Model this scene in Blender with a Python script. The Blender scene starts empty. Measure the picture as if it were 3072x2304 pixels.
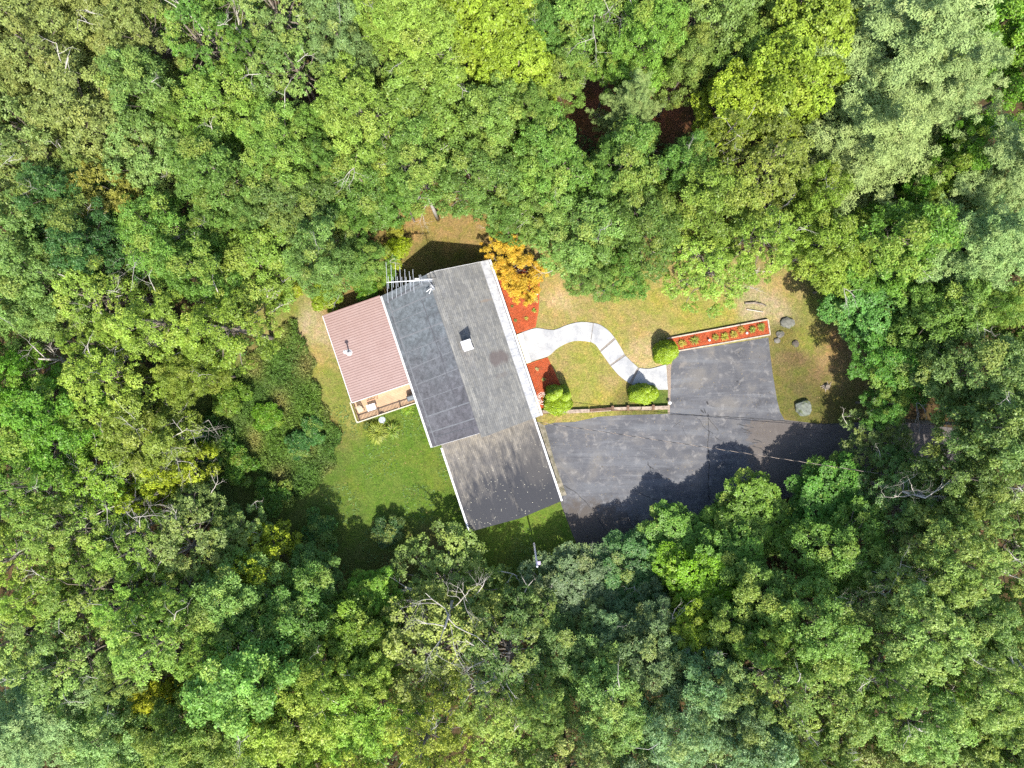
import bpy, bmesh, math, random
import numpy as np
from mathutils import Vector, Matrix

# ------------------------------------------------------------------ camera, light, exposure
F, H = 2076.0, 64.0                      # focal length in photo pixels, drone height in metres
CX, CY = 1536.0, 1152.0
sc = bpy.context.scene
COL = sc.collection
cam_d = bpy.data.cameras.new('camera'); cam = bpy.data.objects.new('camera', cam_d); COL.objects.link(cam)
cam.location = (0, 0, H); cam.rotation_euler = (0, 0, 0)
cam_d.sensor_width = 36.0; cam_d.lens = 36.0*F/3072.0; cam_d.clip_end = 2000
sc.camera = cam

SHX, SHY = -0.15, 0.62                    # shadow offset per metre of height
sun_vec = Vector((-SHX, -SHY, 1)).normalized()
ELEV = math.asin(sun_vec.z); AZ = math.atan2(sun_vec.x, sun_vec.y)
world = bpy.data.worlds.new('World'); sc.world = world; world.use_nodes = True
wn = world.node_tree
sky = wn.nodes.new('ShaderNodeTexSky'); sky.sky_type = 'NISHITA'; sky.sun_disc = False
sky.sun_elevation = ELEV; sky.sun_rotation = AZ; sky.air_density = 1.0; sky.dust_density = 1.5
bg = wn.nodes['Background']; bg.inputs[1].default_value = 0.15
wn.links.new(sky.outputs[0], bg.inputs[0])
sun_d = bpy.data.lights.new('sun', 'SUN'); sun_d.energy = 4.2; sun_d.angle = math.radians(0.6); sun_d.color = (1.0, 0.95, 0.86)
sun = bpy.data.objects.new('sun', sun_d); COL.objects.link(sun); sun.location = (30, -60, 90)
sun.rotation_euler = sun_vec.to_track_quat('Z', 'Y').to_euler()
sc.view_settings.view_transform = 'Standard'; sc.view_settings.look = 'None'
sc.view_settings.gamma = 1.0; sc.view_settings.exposure = 1.45
sc.render.engine = 'CYCLES'
sc.cycles.max_bounces = 6; sc.cycles.diffuse_bounces = 3; sc.cycles.transmission_bounces = 4; sc.cycles.glossy_bounces = 2
sc.cycles.transparent_max_bounces = 4
sc.cycles.use_denoising = False
sc.render.filter_size = 1.2

R_ = random.Random(7)
RNG = np.random.default_rng(11)

def P(px, py, z=0.0):
    k = (H - z)/F
    return Vector(((px-CX)*k, (CY-py)*k, z))
def PX(x, y, z=0.0):
    k = F/(H - z)
    return CX + x*k, CY - y*k

# ------------------------------------------------------------------ object helpers
def tag(o, label=None, cat=None, group=None, kind=None):
    if label: o['label'] = label
    if cat: o['category'] = cat
    if group: o['group'] = group
    if kind: o['kind'] = kind
    return o
def empty(name, loc=(0,0,0), rz=0.0):
    o = bpy.data.objects.new(name, None); COL.objects.link(o)
    o.location = loc; o.rotation_euler = (0,0,rz); o.empty_display_size = 0.2
    return o
def link(name, me, mats, parent=None):
    o = bpy.data.objects.new(name, me); COL.objects.link(o)
    if mats is not None and len(me.materials) == 0:
        for m in (mats if isinstance(mats, (list, tuple)) else [mats]): me.materials.append(m)
    if parent: o.parent = parent
    return o
def np_mesh(name, V, Q, attrs=None, mi=None):
    """V (n,3), Q (m,4) quads"""
    V = np.asarray(V, dtype=np.float32); Q = np.asarray(Q, dtype=np.int32)
    me = bpy.data.meshes.new(name)
    me.vertices.add(len(V)); me.vertices.foreach_set('co', V.ravel())
    k = Q.shape[1]
    me.loops.add(Q.size); me.loops.foreach_set('vertex_index', Q.ravel())
    me.polygons.add(len(Q)); me.polygons.foreach_set('loop_start', np.arange(0, Q.size, k, dtype=np.int32))
    if mi is not None: me.polygons.foreach_set('material_index', np.asarray(mi, dtype=np.int32))
    me.update(calc_edges=True)
    for an, (dom, typ, data) in (attrs or {}).items():
        a = me.attributes.new(an, typ, dom)
        a.data.foreach_set('color' if typ == 'FLOAT_COLOR' else 'value', np.asarray(data, dtype=np.float32).ravel())
    return me

class MB:
    """small mesh builder: boxes, bars, tubes, prisms collected into one mesh"""
    def __init__(s): s.v = []; s.f = []; s.m = []
    def add(s, vs, fs, mi=0):
        b = len(s.v); s.v += [tuple(v) for v in vs]
        for f in fs: s.f.append([b+i for i in f]); s.m.append(mi)
        return s
    def box(s, x0, x1, y0, y1, z0, z1, mi=0):
        v = [(x0,y0,z0),(x1,y0,z0),(x1,y1,z0),(x0,y1,z0),(x0,y0,z1),(x1,y0,z1),(x1,y1,z1),(x0,y1,z1)]
        return s.add(v, [(0,3,2,1),(4,5,6,7),(0,1,5,4),(1,2,6,5),(2,3,7,6),(3,0,4,7)], mi)
    def bar(s, a, b, w, h=None, mi=0):
        a = Vector(a); b = Vector(b); h = h or w
        d = (b-a).normalized(); up = Vector((0,0,1)) if abs(d.z) < .95 else Vector((0,1,0))
        x = d.cross(up).normalized()*(w/2); y = x.cross(d).normalized()*(h/2)
        v = [a-x-y, a+x-y, a+x+y, a-x+y, b-x-y, b+x-y, b+x+y, b-x+y]
        return s.add(v, [(0,1,2,3),(7,6,5,4),(0,4,5,1),(1,5,6,2),(2,6,7,3),(3,7,4,0)], mi)
    def tube(s, pts, rs, n=6, mi=0, cap=True):
        pts = [Vector(p) for p in pts]
        if not isinstance(rs, (list, tuple)): rs = [rs]*len(pts)
        rings = []; b0 = len(s.v)
        ref = Vector((0.31,0.2,0.93)).normalized()
        for i, p in enumerate(pts):
            d = (pts[min(i+1, len(pts)-1)] - pts[max(i-1, 0)]).normalized()
            if abs(d.dot(ref)) > .97: x = d.cross(Vector((1,0,0))).normalized()
            else: x = d.cross(ref).normalized()
            y = d.cross(x)
            for k in range(n):
                a = 2*math.pi*k/n
                s.v.append(tuple(p + (x*math.cos(a) + y*math.sin(a))*rs[i]))
        for i in range(len(pts)-1):
            for k in range(n):
                k2 = (k+1) % n
                s.f.append([b0+i*n+k, b0+(i+1)*n+k, b0+(i+1)*n+k2, b0+i*n+k2]); s.m.append(mi)
        if cap:
            s.f.append([b0+k for k in range(n)]); s.m.append(mi)
            s.f.append([b0+(len(pts)-1)*n+k for k in reversed(range(n))]); s.m.append(mi)
        return s
    def lathe(s, prof, c=(0,0,0), n=20, mi=0):
        b0 = len(s.v)
        for r, z in prof:
            for k in range(n):
                a = 2*math.pi*k/n; s.v.append((c[0]+r*math.cos(a), c[1]+r*math.sin(a), c[2]+z))
        for i in range(len(prof)-1):
            for k in range(n):
                k2 = (k+1) % n
                s.f.append([b0+i*n+k, b0+i*n+k2, b0+(i+1)*n+k2, b0+(i+1)*n+k]); s.m.append(mi)
        return s
    def prism(s, poly, z0, z1, mi=0):
        """closed prism of a (counter-clockwise or clockwise) plan polygon"""
        n = len(poly); ar = sum(poly[i][0]*poly[(i+1)%n][1]-poly[(i+1)%n][0]*poly[i][1] for i in range(n))
        if ar < 0: poly = poly[::-1]
        b = len(s.v)
        s.v += [(p[0],p[1],z0) for p in poly] + [(p[0],p[1],z1) for p in poly]
        s.f.append([b+i for i in reversed(range(n))]); s.m.append(mi)
        s.f.append([b+n+i for i in range(n)]); s.m.append(mi)
        for i in range(n):
            j = (i+1) % n; s.f.append([b+i, b+j, b+n+j, b+n+i]); s.m.append(mi)
        return s
    def build(s, name, mats, parent=None, smooth=False, bevel=0):
        me = bpy.data.meshes.new(name); me.from_pydata(s.v, [], s.f)
        for i, p in enumerate(me.polygons): p.material_index = s.m[i]
        if smooth: me.polygons.foreach_set('use_smooth', [True]*len(me.polygons))
        me.update()
        o = link(name, me, mats, parent)
        if bevel:
            md = o.modifiers.new('bevel', 'BEVEL'); md.width = bevel; md.segments = 2; md.limit_method = 'ANGLE'
        return o

def copy_tree(o, parent=None):
    c = o.copy(); COL.objects.link(c); c.parent = parent
    for ch in list(o.children): copy_tree(ch, c)
    return c

def dense(pts, step=0.5):
    """Catmull-Rom through points"""
    out = []
    n = len(pts)
    for i in range(n-1):
        p0 = pts[max(i-1,0)]; p1 = pts[i]; p2 = pts[i+1]; p3 = pts[min(i+2,n-1)]
        L = max(1, int((Vector(p2)-Vector(p1)).length/step))
        for k in range(L):
            t = k/L
            out.append(tuple(0.5*((2*b)+(-a+c)*t+(2*a-5*b+4*c-d)*t*t+(-a+3*b-3*c+d)*t**3) for a,b,c,d in zip(p0,p1,p2,p3)))
    out.append(tuple(pts[-1])); return out

# ------------------------------------------------------------------ materials
class NT:
    def __init__(s, name):
        s.m = bpy.data.materials.new(name); s.m.use_nodes = True; s.t = s.m.node_tree
        s.bsdf = s.t.nodes['Principled BSDF']; s.out = s.t.nodes['Material Output']
    def n(s, typ, **kw):
        nd = s.t.nodes.new(typ)
        for k, v in kw.items():
            if k.startswith('i_'):
                key = k[2:]; key = int(key) if key.isdigit() else key.replace('_', ' ')
                if hasattr(v, 'node') or isinstance(v, bpy.types.NodeSocket): s.t.links.new(v, nd.inputs[key])
                else: nd.inputs[key].default_value = v
            else: setattr(nd, k, v)
        return nd
    def l(s, a, b): s.t.links.new(a, b)
    def coord(s, which='Object', sx=1, sy=1, sz=1, rot=0):
        c = s.n('ShaderNodeTexCoord'); mp = s.n('ShaderNodeMapping')
        mp.inputs['Scale'].default_value = (sx, sy, sz); mp.inputs['Rotation'].default_value = (0,0,rot)
        s.l(c.outputs[which], mp.inputs[0]); return mp.outputs[0]
    def noise(s, scale, detail=4, rough=.55, vec=None, dist=0):
        nd = s.n('ShaderNodeTexNoise'); nd.inputs['Scale'].default_value = scale
        nd.inputs['Detail'].default_value = detail; nd.inputs['Roughness'].default_value = rough
        nd.inputs['Distortion'].default_value = dist
        if vec is not None: s.l(vec, nd.inputs['Vector'])
        return nd.outputs['Fac']
    def ramp(s, fac, stops):
        r = s.n('ShaderNodeValToRGB'); s.l(fac, r.inputs[0])
        e = r.color_ramp.elements
        while len(e) < len(stops): e.new(.5)
        for i, (p, c) in enumerate(stops):
            e[i].position = p; e[i].color = (c, c, c, 1) if isinstance(c, (int, float)) else (*c, 1)
        return r.outputs[0]
    def mix(s, fac, a, b, mode='MIX'):
        m = s.n('ShaderNodeMix'); m.data_type = 'RGBA'; m.blend_type = mode
        for ii, v in ((0, fac), (6, a), (7, b)):
            sock = m.inputs[ii]
            if isinstance(v, bpy.types.NodeSocket): s.l(v, sock)
            elif isinstance(v, (int, float)): sock.default_value = v if ii == 0 else (v, v, v, 1)
            else: sock.default_value = (*v, 1)
        return m.outputs[2]
    def math(s, op, a, b=0.0, c=0.0):
        m = s.n('ShaderNodeMath'); m.operation = op
        for i, v in enumerate((a, b, c)):
            if isinstance(v, bpy.types.NodeSocket): s.l(v, m.inputs[i])
            else: m.inputs[i].default_value = v
        return m.outputs[0]
    def bump(s, h, strength=.4, dist=.02):
        b = s.n('ShaderNodeBump'); b.inputs['Strength'].default_value = strength; b.inputs['Distance'].default_value = dist
        s.l(h, b.inputs['Height']); s.l(b.outputs[0], s.bsdf.inputs['Normal'])
    def fin(s, col=None, rough=.8, spec=.3, metal=0):
        if isinstance(col, bpy.types.NodeSocket): s.l(col, s.bsdf.inputs['Base Color'])
        elif col is not None: s.bsdf.inputs['Base Color'].default_value = (*col, 1)
        if isinstance(rough, bpy.types.NodeSocket): s.l(rough, s.bsdf.inputs['Roughness'])
        else: s.bsdf.inputs['Roughness'].default_value = rough
        s.bsdf.inputs['Specular IOR Level'].default_value = spec; s.bsdf.inputs['Metallic'].default_value = metal
        return s.m

def simple(name, col, rough=.7, var=.15, scale=4, spec=.3, metal=0, bump=0):
    t = NT(name); v = t.coord()
    n = t.noise(scale, 5, .6, v)
    f = t.ramp(n, [(.3, 1-var), (.7, 1+var*.6)])
    c = t.mix(1.0, col, f, 'MULTIPLY')
    if bump: t.bump(t.noise(scale*5, 3, .6, v), bump, .01)
    return t.fin(c, rough, spec, metal)

def leaf_material(name, warm=(0.30,0.20,0.03), warm_amt=.25, spec=.45, rough=.45, transl=.32, contrast=.55):
    t = NT(name)
    oi = t.n('ShaderNodeObjectInfo')
    a = t.n('ShaderNodeAttribute', attribute_name='tint'); b = t.n('ShaderNodeAttribute', attribute_name='warm')
    bright = t.ramp(a.outputs['Fac'], [(0, 1-contrast), (.5, 1.0), (1, 1+contrast)])
    c = t.mix(1.0, oi.outputs['Color'], bright, 'MULTIPLY')
    wf = t.math('MULTIPLY', b.outputs['Fac'], warm_amt)
    c = t.mix(wf, c, warm)
    t.fin(c, rough, spec)
    tr = t.n('ShaderNodeBsdfTranslucent'); c2 = t.mix(1.0, c, (1.25,1.3,.55), 'MULTIPLY'); t.l(c2, tr.inputs[0])
    mx = t.n('ShaderNodeMixShader'); mx.inputs[0].default_value = transl
    t.l(t.bsdf.outputs[0], mx.inputs[1]); t.l(tr.outputs[0], mx.inputs[2]); t.l(mx.outputs[0], t.out.inputs[0])
    return t.m

M = {}
M['leaf'] = leaf_material('broad_leaves', warm=(.36,.38,.07), warm_amt=.5, spec=.22, contrast=.62)
M['oak'] = leaf_material('oak_leaves', warm=(.38,.34,.08), warm_amt=.34, spec=.22)
M['needle'] = leaf_material('pine_needles', warm=(.40,.40,.16), warm_amt=.35, spec=.15, rough=.7, transl=.25, contrast=.3)
M['orange'] = leaf_material('autumn_leaves', warm=(.52,.20,.02), warm_amt=.5, transl=.4, spec=.2)
M['shrub'] = leaf_material('evergreen_sprays', warm=(.20,.30,.01), warm_amt=.5, transl=.2)
M['bark'] = simple('grey_bark', (.15,.125,.10), .9, .5, 3, bump=.5)
M['pale_bark'] = simple('pale_dead_wood', (.36,.33,.29), .85, .35, 6)
M['white'] = simple('white_metal', (.50,.50,.50), .5, .06, 3)
M['cream'] = simple('cream_siding', (.62,.58,.47), .7, .08, 2)
M['alu'] = simple('aluminium', (.46,.47,.49), .35, .06, 3, .5, .3)
M['black'] = simple('black_rubber', (.02,.02,.022), .6, .1, 3)
M['glass'] = simple('window_glass', (.03,.04,.05), .08, .05, 1, .6)
M['brick'] = simple('chimney_brick', (.35,.12,.07), .85, .3, 8)
M['grillcover'] = simple('grey_vinyl_cover', (.10,.115,.13), .5, .2, 5)
M['red'] = simple('red_plastic', (.55,.03,.03), .4, .1, 3)
M['soil'] = simple('dark_soil', (.05,.035,.025), .95, .3, 9)

# ------------------------------------------------------------------ ground colour map (real cover: dry turf, green turf, litter, bare earth)
CLEAR = [(1150,830),(1160,720),(1200,655),(1300,640),(1400,668),(1500,700),(1600,730),(1720,790),(1880,780),(2000,790),(2150,830),(2300,830),
         (2440,820),(2490,900),(2570,1000),(2600,1120),(2600,1250),(2560,1330),(2380,1400),(2150,1480),(1960,1610),(1800,1680),
         (1640,1740),(1500,1700),(1400,1710),(1250,1740),(1100,1710),(930,1610),(790,1530),(640,1440),(560,1330),(610,1170),(740,1080),(860,1010),(880,950),(800,930),(850,860),(1000,850)]
def poly_dist(px, py, poly):
    """signed distance (negative inside), numpy arrays"""
    px = np.asarray(px, float); py = np.asarray(py, float)
    d = np.full(px.shape, 1e18); ins = np.zeros(px.shape, bool)
    n = len(poly)
    for i in range(n):
        x0, y0 = poly[i]; x1, y1 = poly[(i+1) % n]
        ex, ey = x1-x0, y1-y0; wx, wy = px-x0, py-y0
        t = np.clip((wx*ex+wy*ey)/(ex*ex+ey*ey), 0, 1)
        d = np.minimum(d, (wx-ex*t)**2+(wy-ey*t)**2)
        c = (y0 > py) != (y1 > py)
        with np.errstate(divide='ignore', invalid='ignore'):
            xi = (x1-x0)*(py-y0)/((y1-y0) if y1 != y0 else 1e-9)+x0
        ins ^= c & (px < xi)
    d = np.sqrt(d); return np.where(ins, -d, d)

TAN=(.185,.125,.05); DRY=(.20,.155,.062); YEL=(.185,.165,.045); GRN=(.068,.105,.017); DGR=(.062,.09,.018); OLV=(.090,.082,.026); BARE=(.24,.19,.12); LIT=(.065,.043,.022); GOLD=(.135,.135,.036); PINK=(.27,.20,.11)
ANCH = [(1230,690,TAN),(1330,700,TAN),(1420,720,TAN),(1300,760,OLV),(1400,770,OLV),(1620,850,DRY),(1680,900,PINK),(1670,960,DRY),(1780,920,DRY),
 (1830,1000,YEL),(1900,980,DRY),(1960,900,YEL),(2080,950,YEL),(1900,860,YEL),(1730,860,DRY),(2000,820,DRY),(1930,1060,PINK),(1960,1090,PINK),(2180,960,YEL),(2120,980,YEL),
 (1760,1060,YEL),(1740,1130,YEL),(1720,1190,YEL),(1800,1180,YEL),(1700,1110,DRY),(1830,1150,DRY),(1880,1200,OLV),(1970,1200,DGR),
 (1680,1252,DRY),(1800,1242,YEL),(1950,1235,OLV),(1650,1262,DRY),
 (2260,930,BARE),(2330,930,BARE),(2380,880,DRY),(2430,920,GOLD),(2350,1000,OLV),(2420,1030,GOLD),(2390,1075,(.10,.065,.035)),(2450,1120,(.12,.08,.04)),(2400,1160,(.075,.065,.025)),(2470,1200,(.07,.06,.022)),(2480,1080,(.19,.13,.06)),(2400,1120,OLV),(2500,1150,(.13,.10,.04)),(2440,1230,OLV),(2540,1230,OLV),(2350,1180,OLV),(2520,1040,(.15,.10,.05)),
 (870,930,GOLD),(930,960,BARE),(960,1000,BARE),(1000,930,TAN),(950,1060,DRY),(960,1130,GOLD),(990,1200,GOLD),(1040,1260,GOLD),(1000,1290,OLV),
 (1150,1300,GRN),(1230,1280,GRN),(1220,1400,GRN),(1100,1380,GRN),(1000,1400,DGR),(1120,1500,GRN),(1250,1520,GRN),(1350,1540,GRN),(1300,1620,OLV),(1180,1640,DGR),(1060,1530,DGR),
 (1180,1680,OLV),(900,1400,DGR),(850,1250,DGR),(760,1200,DGR),(700,1280,DGR),(1450,1640,GRN),(1600,1590,GRN),(1680,1600,GRN),(1560,1680,DGR),(1700,1680,DGR),(1030,870,TAN),(1100,860,OLV),
 (1800,335,(.20,.07,.035)),(1990,335,(.20,.07,.035)),(1150,190,(.12,.05,.03)),(150,1060,(.09,.055,.03)),(2430,310,(.05,.08,.02)),(600,1400,(.05,.07,.02))]
ap = np.array([[P(a[0],a[1]).x, P(a[0],a[1]).y] for a in ANCH]); ac = np.array([a[2] for a in ANCH])
CLW = [(P(*p).x, P(*p).y) for p in CLEAR]
def ground_col(x, y):
    x = np.asarray(x); y = np.asarray(y)
    w = 1.0/(((x[...,None]-ap[:,0])**2+(y[...,None]-ap[:,1])**2)**1.6+.05)
    c = (w[...,None]*ac).sum(-2)/w.sum(-1)[...,None]
    d = poly_dist(x, y, CLW)
    wob = .7*np.sin(x*1.1+y*.7)+.5*np.sin(x*.5-y*1.7)
    f = np.clip((d+wob-1.0)/2.5, 0, 1)[...,None]
    lit = np.array(LIT)*.8
    near = np.clip(1-(np.sqrt(((x[...,None]-ap[-6:,0])**2+(y[...,None]-ap[-6:,1])**2)).min(-1))/4, 0, 1)[...,None]
    f = f*(1-near)
    return c*(1-f)+lit*f

def ground_height(x, y):
    d = poly_dist(x, y, CLW)
    f = np.clip((d-4)/10, 0, 1)
    return f*(.35*np.sin(x*.13+1)*np.cos(y*.11)+.12*np.sin(x*.5)*np.sin(y*.43)) - .0

xs = np.concatenate([np.linspace(-400,-60,18)[:-1], np.arange(-60,60.01,.33), np.linspace(60,400,18)[1:]])
ys = np.concatenate([np.linspace(-400,-48,18)[:-1], np.arange(-48,48.01,.33), np.linspace(48,400,18)[1:]])
X, Y = np.meshgrid(xs, ys)
Z = ground_height(X, Y)
C = ground_col(X, Y)
nx, ny = len(xs), len(ys)
idx = np.arange(nx*ny).reshape(ny, nx)
Q = np.stack([idx[:-1,:-1], idx[:-1,1:], idx[1:,1:], idx[1:,:-1]], -1).reshape(-1,4)
rgba = np.concatenate([C, np.ones(C.shape[:-1]+(1,))], -1)
gme = np_mesh('ground', np.stack([X,Y,Z],-1).reshape(-1,3), Q, {'cover': ('POINT','FLOAT_COLOR', rgba)})
t = NT('turf_and_litter')
at = t.n('ShaderNodeAttribute', attribute_name='cover')
v = t.coord()
n1 = t.noise(1.1, 6, .62, v, .6); n2 = t.noise(6.5, 5, .7, v); n3 = t.noise(26, 3, .6, v); n4 = t.noise(.35, 4, .6, v)
c = t.mix(t.ramp(n1, [(.40,0),(.62,1)]), at.outputs['Color'], t.mix(1.0, at.outputs['Color'], (.78,.96,.65), 'MULTIPLY'))
c = t.mix(t.ramp(n4, [(.48,0),(.66,.7)]), c, t.mix(1.0, c, (1.25,1.08,.95), 'MULTIPLY'))
n6 = t.noise(2.6, 5, .7, v, .8)
c = t.mix(t.ramp(n6, [(.52,0),(.68,.55)]), c, t.mix(1.0, c, (1.15,.88,.95), 'MULTIPLY'))
c = t.mix(1.0, c, t.ramp(n6, [(.3,.74),(.5,1.0),(.7,1.2)]), 'MULTIPLY')
c = t.mix(1.0, c, t.ramp(n2, [(.28,.58),(.5,1.0),(.72,1.48)]), 'MULTIPLY')
c = t.mix(1.0, c, t.ramp(n3, [(.3,.62),(.5,1.0),(.72,1.5)]), 'MULTIPLY')
hsum = t.math('ADD', t.math('MULTIPLY', n2, .6), t.math('MULTIPLY', n3, .6))
t.bump(hsum, .8, .09)
M['ground'] = t.fin(c, .95, .1)
ground = tag(link('ground', gme, M['ground']), kind='structure')

# ------------------------------------------------------------------ paved surfaces
def px_poly(pts, z=0): return [tuple(P(a, b, z))[:2] for a, b in pts]
def sheet(name, poly, z, mats, extra=None, skirt=.06):
    bm = MB(); bm.prism(poly, z-skirt, z)
    if extra: extra(bm)
    o = bm.build(name, mats); return tag(o, kind='structure')

t = NT('asphalt'); v = t.coord()
n1 = t.noise(.32, 5, .6, v, .8); n2 = t.noise(1.5, 6, .68, v, .5); n3 = t.noise(28, 2, .6, v); n4 = t.noise(.8, 5, .65, v, .3)
vs = t.coord(sx=.16, sy=1.5, rot=math.radians(-20)); n5 = t.noise(1.3, 5, .6, vs)
c = t.ramp(n1, [(.34,(.042,.043,.049)),(.52,(.060,.061,.068)),(.68,(.094,.089,.085))])
c = t.mix(t.ramp(n2, [(.54,0),(.74,.65)]), c, (.20,.19,.18))
c = t.mix(t.ramp(n4, [(.60,0),(.72,.5)]), c, (.17,.15,.13))
c = t.mix(t.ramp(n5, [(.55,0),(.70,.4)]), c, (.14,.145,.155))
sep = t.n('ShaderNodeSeparateXYZ'); t.l(v, sep.inputs[0])
lane = t.noise(.9, 4, .6, t.coord(sx=.12, sy=1.0, rot=math.radians(-14)))
c = t.mix(t.ramp(lane, [(.50,0),(.64,.45)]), c, (.105,.11,.12))
old = t.math('ADD', t.math('SUBTRACT', sep.outputs[0], 21.6), t.math('MULTIPLY', t.math('SUBTRACT', n2, .5), 5.0))
c = t.mix(t.ramp(t.math('MULTIPLY', t.math('MULTIPLY', t.math('GREATER_THAN', -3.35, sep.outputs[1]), t.ramp(old, [(0,0),(.6,1)])), .75), [(0,0),(1,1)]), c, (.072,.060,.052))
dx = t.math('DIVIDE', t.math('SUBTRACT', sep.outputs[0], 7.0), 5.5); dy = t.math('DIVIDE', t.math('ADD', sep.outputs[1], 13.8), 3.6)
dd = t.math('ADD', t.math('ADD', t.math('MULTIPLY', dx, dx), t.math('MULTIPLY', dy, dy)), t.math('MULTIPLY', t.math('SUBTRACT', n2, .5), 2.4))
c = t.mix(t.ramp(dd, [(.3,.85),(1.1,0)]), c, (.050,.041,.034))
c = t.mix(1.0, c, t.ramp(n3, [(.3,.78),(.7,1.25)]), 'MULTIPLY')
vo = t.n('ShaderNodeTexVoronoi'); vo.inputs['Scale'].default_value = 1.6; t.l(v, vo.inputs['Vector'])
c = t.mix(t.ramp(vo.outputs['Distance'], [(.0,.75),(.045,0)]), c, (.34,.32,.28))
t.bump(n3, .35, .01)
M['asphalt'] = t.fin(c, .85, .3)
M['crack'] = simple('tar_filled_crack', (.012,.012,.014), .6, .2, 3)
DRIVE = [(1632,1276),(1665,1268),(1722,1266),(1795,1250),(1880,1245),(1966,1243),(2007,1241),(2009,1170),(2014,1095),(2022,1060),(2030,1055),(2170,1034),(2305,1012),
 (2311,1065),(2318,1120),(2331,1200),(2340,1235),(2353,1259),(2460,1272),(2560,1268),(2650,1262),(2760,1270),(2900,1290),(3400,1330),(3400,1440),(2900,1400),(2700,1420),
 (2400,1480),(2200,1560),(2000,1680),(1830,1740),(1760,1700),(1742,1657),(1717,1602),(1684,1516),(1660,1400)]
def crack_strip(bm, pts, w0, z=.0105):
    rr = random.Random(len(pts)*7+int(pts[0][0]))
    w = [P(a, b, 0) for a, b in pts]
    fine = dense([(p.x, p.y) for p in w], .22)
    fine = [(x+rr.uniform(-.05,.05), y+rr.uniform(-.05,.05)) for x, y in fine]
    vs_, fs_ = [], []
    for i, (x, y) in enumerate(fine):
        a = fine[max(i-1,0)]; b = fine[min(i+1,len(fine)-1)]
        d = Vector((b[0]-a[0], b[1]-a[1])).normalized(); w_ = w0*rr.uniform(.3,1.1)/2
        vs_ += [(x-d.y*w_, y+d.x*w_, z), (x+d.y*w_, y-d.x*w_, z)]
    for i in range(len(fine)-1): fs_.append((2*i, 2*i+1, 2*i+3, 2*i+2))
    bm.add(vs_, fs_, 1)
def cracks(bm):
    for pts, w in [
        ([(2009,1243),(2080,1246),(2130,1248),(2200,1252),(2260,1256),(2353,1263),(2450,1272),(2540,1272)], .09),
        ([(2124,1240),(2126,1290),(2124,1340),(2127,1390),(2125,1440),(2128,1500)], .10),
        ([(2080,1246),(2100,1262),(2112,1282),(2140,1300)], .05), ([(2124,1254),(2145,1280),(2155,1292)], .05),
        ([(1690,1455),(1730,1480),(1765,1515),(1790,1550),(1812,1585)], .09), ([(1812,1585),(1825,1600),(1850,1640)],.08),
        ([(1880,1540),(1884,1560),(1900,1580),(1912,1560)], .06), ([(1905,1470),(1940,1490),(1990,1505)], .05),
        ([(1940,1390),(1950,1400),(1962,1408)], .12), ([(1950,1400),(1952,1413)], .10), ([(1946,1396),(1944,1386)],.07),
        ([(2145,1310),(2165,1322)], .06), ([(2210,1272),(2235,1276),(2262,1283)], .05),([(2225,1284),(2250,1296)], .08),([(2215,1273),(2240,1280)],.05),([(2230,1296),(2256,1302)],.05),
        ([(2260,1318),(2285,1326)], .12), ([(2256,1329),(2275,1328)], .10), ([(2258,1340),(2290,1350),(2310,1380)], .09),
        ([(2120,1205),(2124,1213)], .16), ([(2100,1228),(2112,1238)], .16), ([(2112,1225),(2116,1240)],.08),([(2125,1215),(2150,1222)], .05), ([(2209,1143),(2214,1147)], .2),
        ([(2400,1280),(2430,1290),(2470,1284)], .05),([(2412,1270),(2416,1300)],.05),([(2440,1296),(2480,1300),(2500,1290)],.05),([(2380,1300),(2410,1306)],.04),
        ([(1640,1380),(1655,1420),(1672,1455),(1686,1480)], .06), ([(2060,1600),(1950,1570),(1880,1560)], .05), ([(2020,1280),(2050,1262),(2048,1290),(2060,1310)],.03)]:
        crack_strip(bm, pts, w)
driveway = sheet('driveway', px_poly(DRIVE), .006, [M['asphalt'], M['crack']], cracks)

# gravel and concrete strip along the garage
t = NT('worn_concrete_apron'); v = t.coord(); n1 = t.noise(2, 6, .7, v); n2 = t.noise(20, 3, .7, v)
c = t.ramp(n1, [(.35,(.06,.055,.035)),(.5,(.13,.12,.09)),(.66,(.22,.19,.15))]); c = t.mix(1.0, c, t.ramp(n2, [(.3,.7),(.7,1.3)]), 'MULTIPLY')
t.bump(n2, .5, .02); M['apron'] = t.fin(c, .9, .2)
sheet('garage_apron', px_poly([(1598,1268),(1612,1266),(1634,1276),(1664,1385),(1700,1485),(1686,1488),(1676,1500),(1640,1400)]), .011, M['apron'])
# bare gravel strip between parking pad and walk
M['gravelly'] = simple('pinkish_gravel', (.20,.155,.12), .95, .5, 14, bump=.6)
sheet('gravel_strip', px_poly([(2000,1092),(2013,1092),(2012,1170),(2009,1242),(2003,1240),(2004,1172)]), .012, M['gravelly'])

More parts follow.
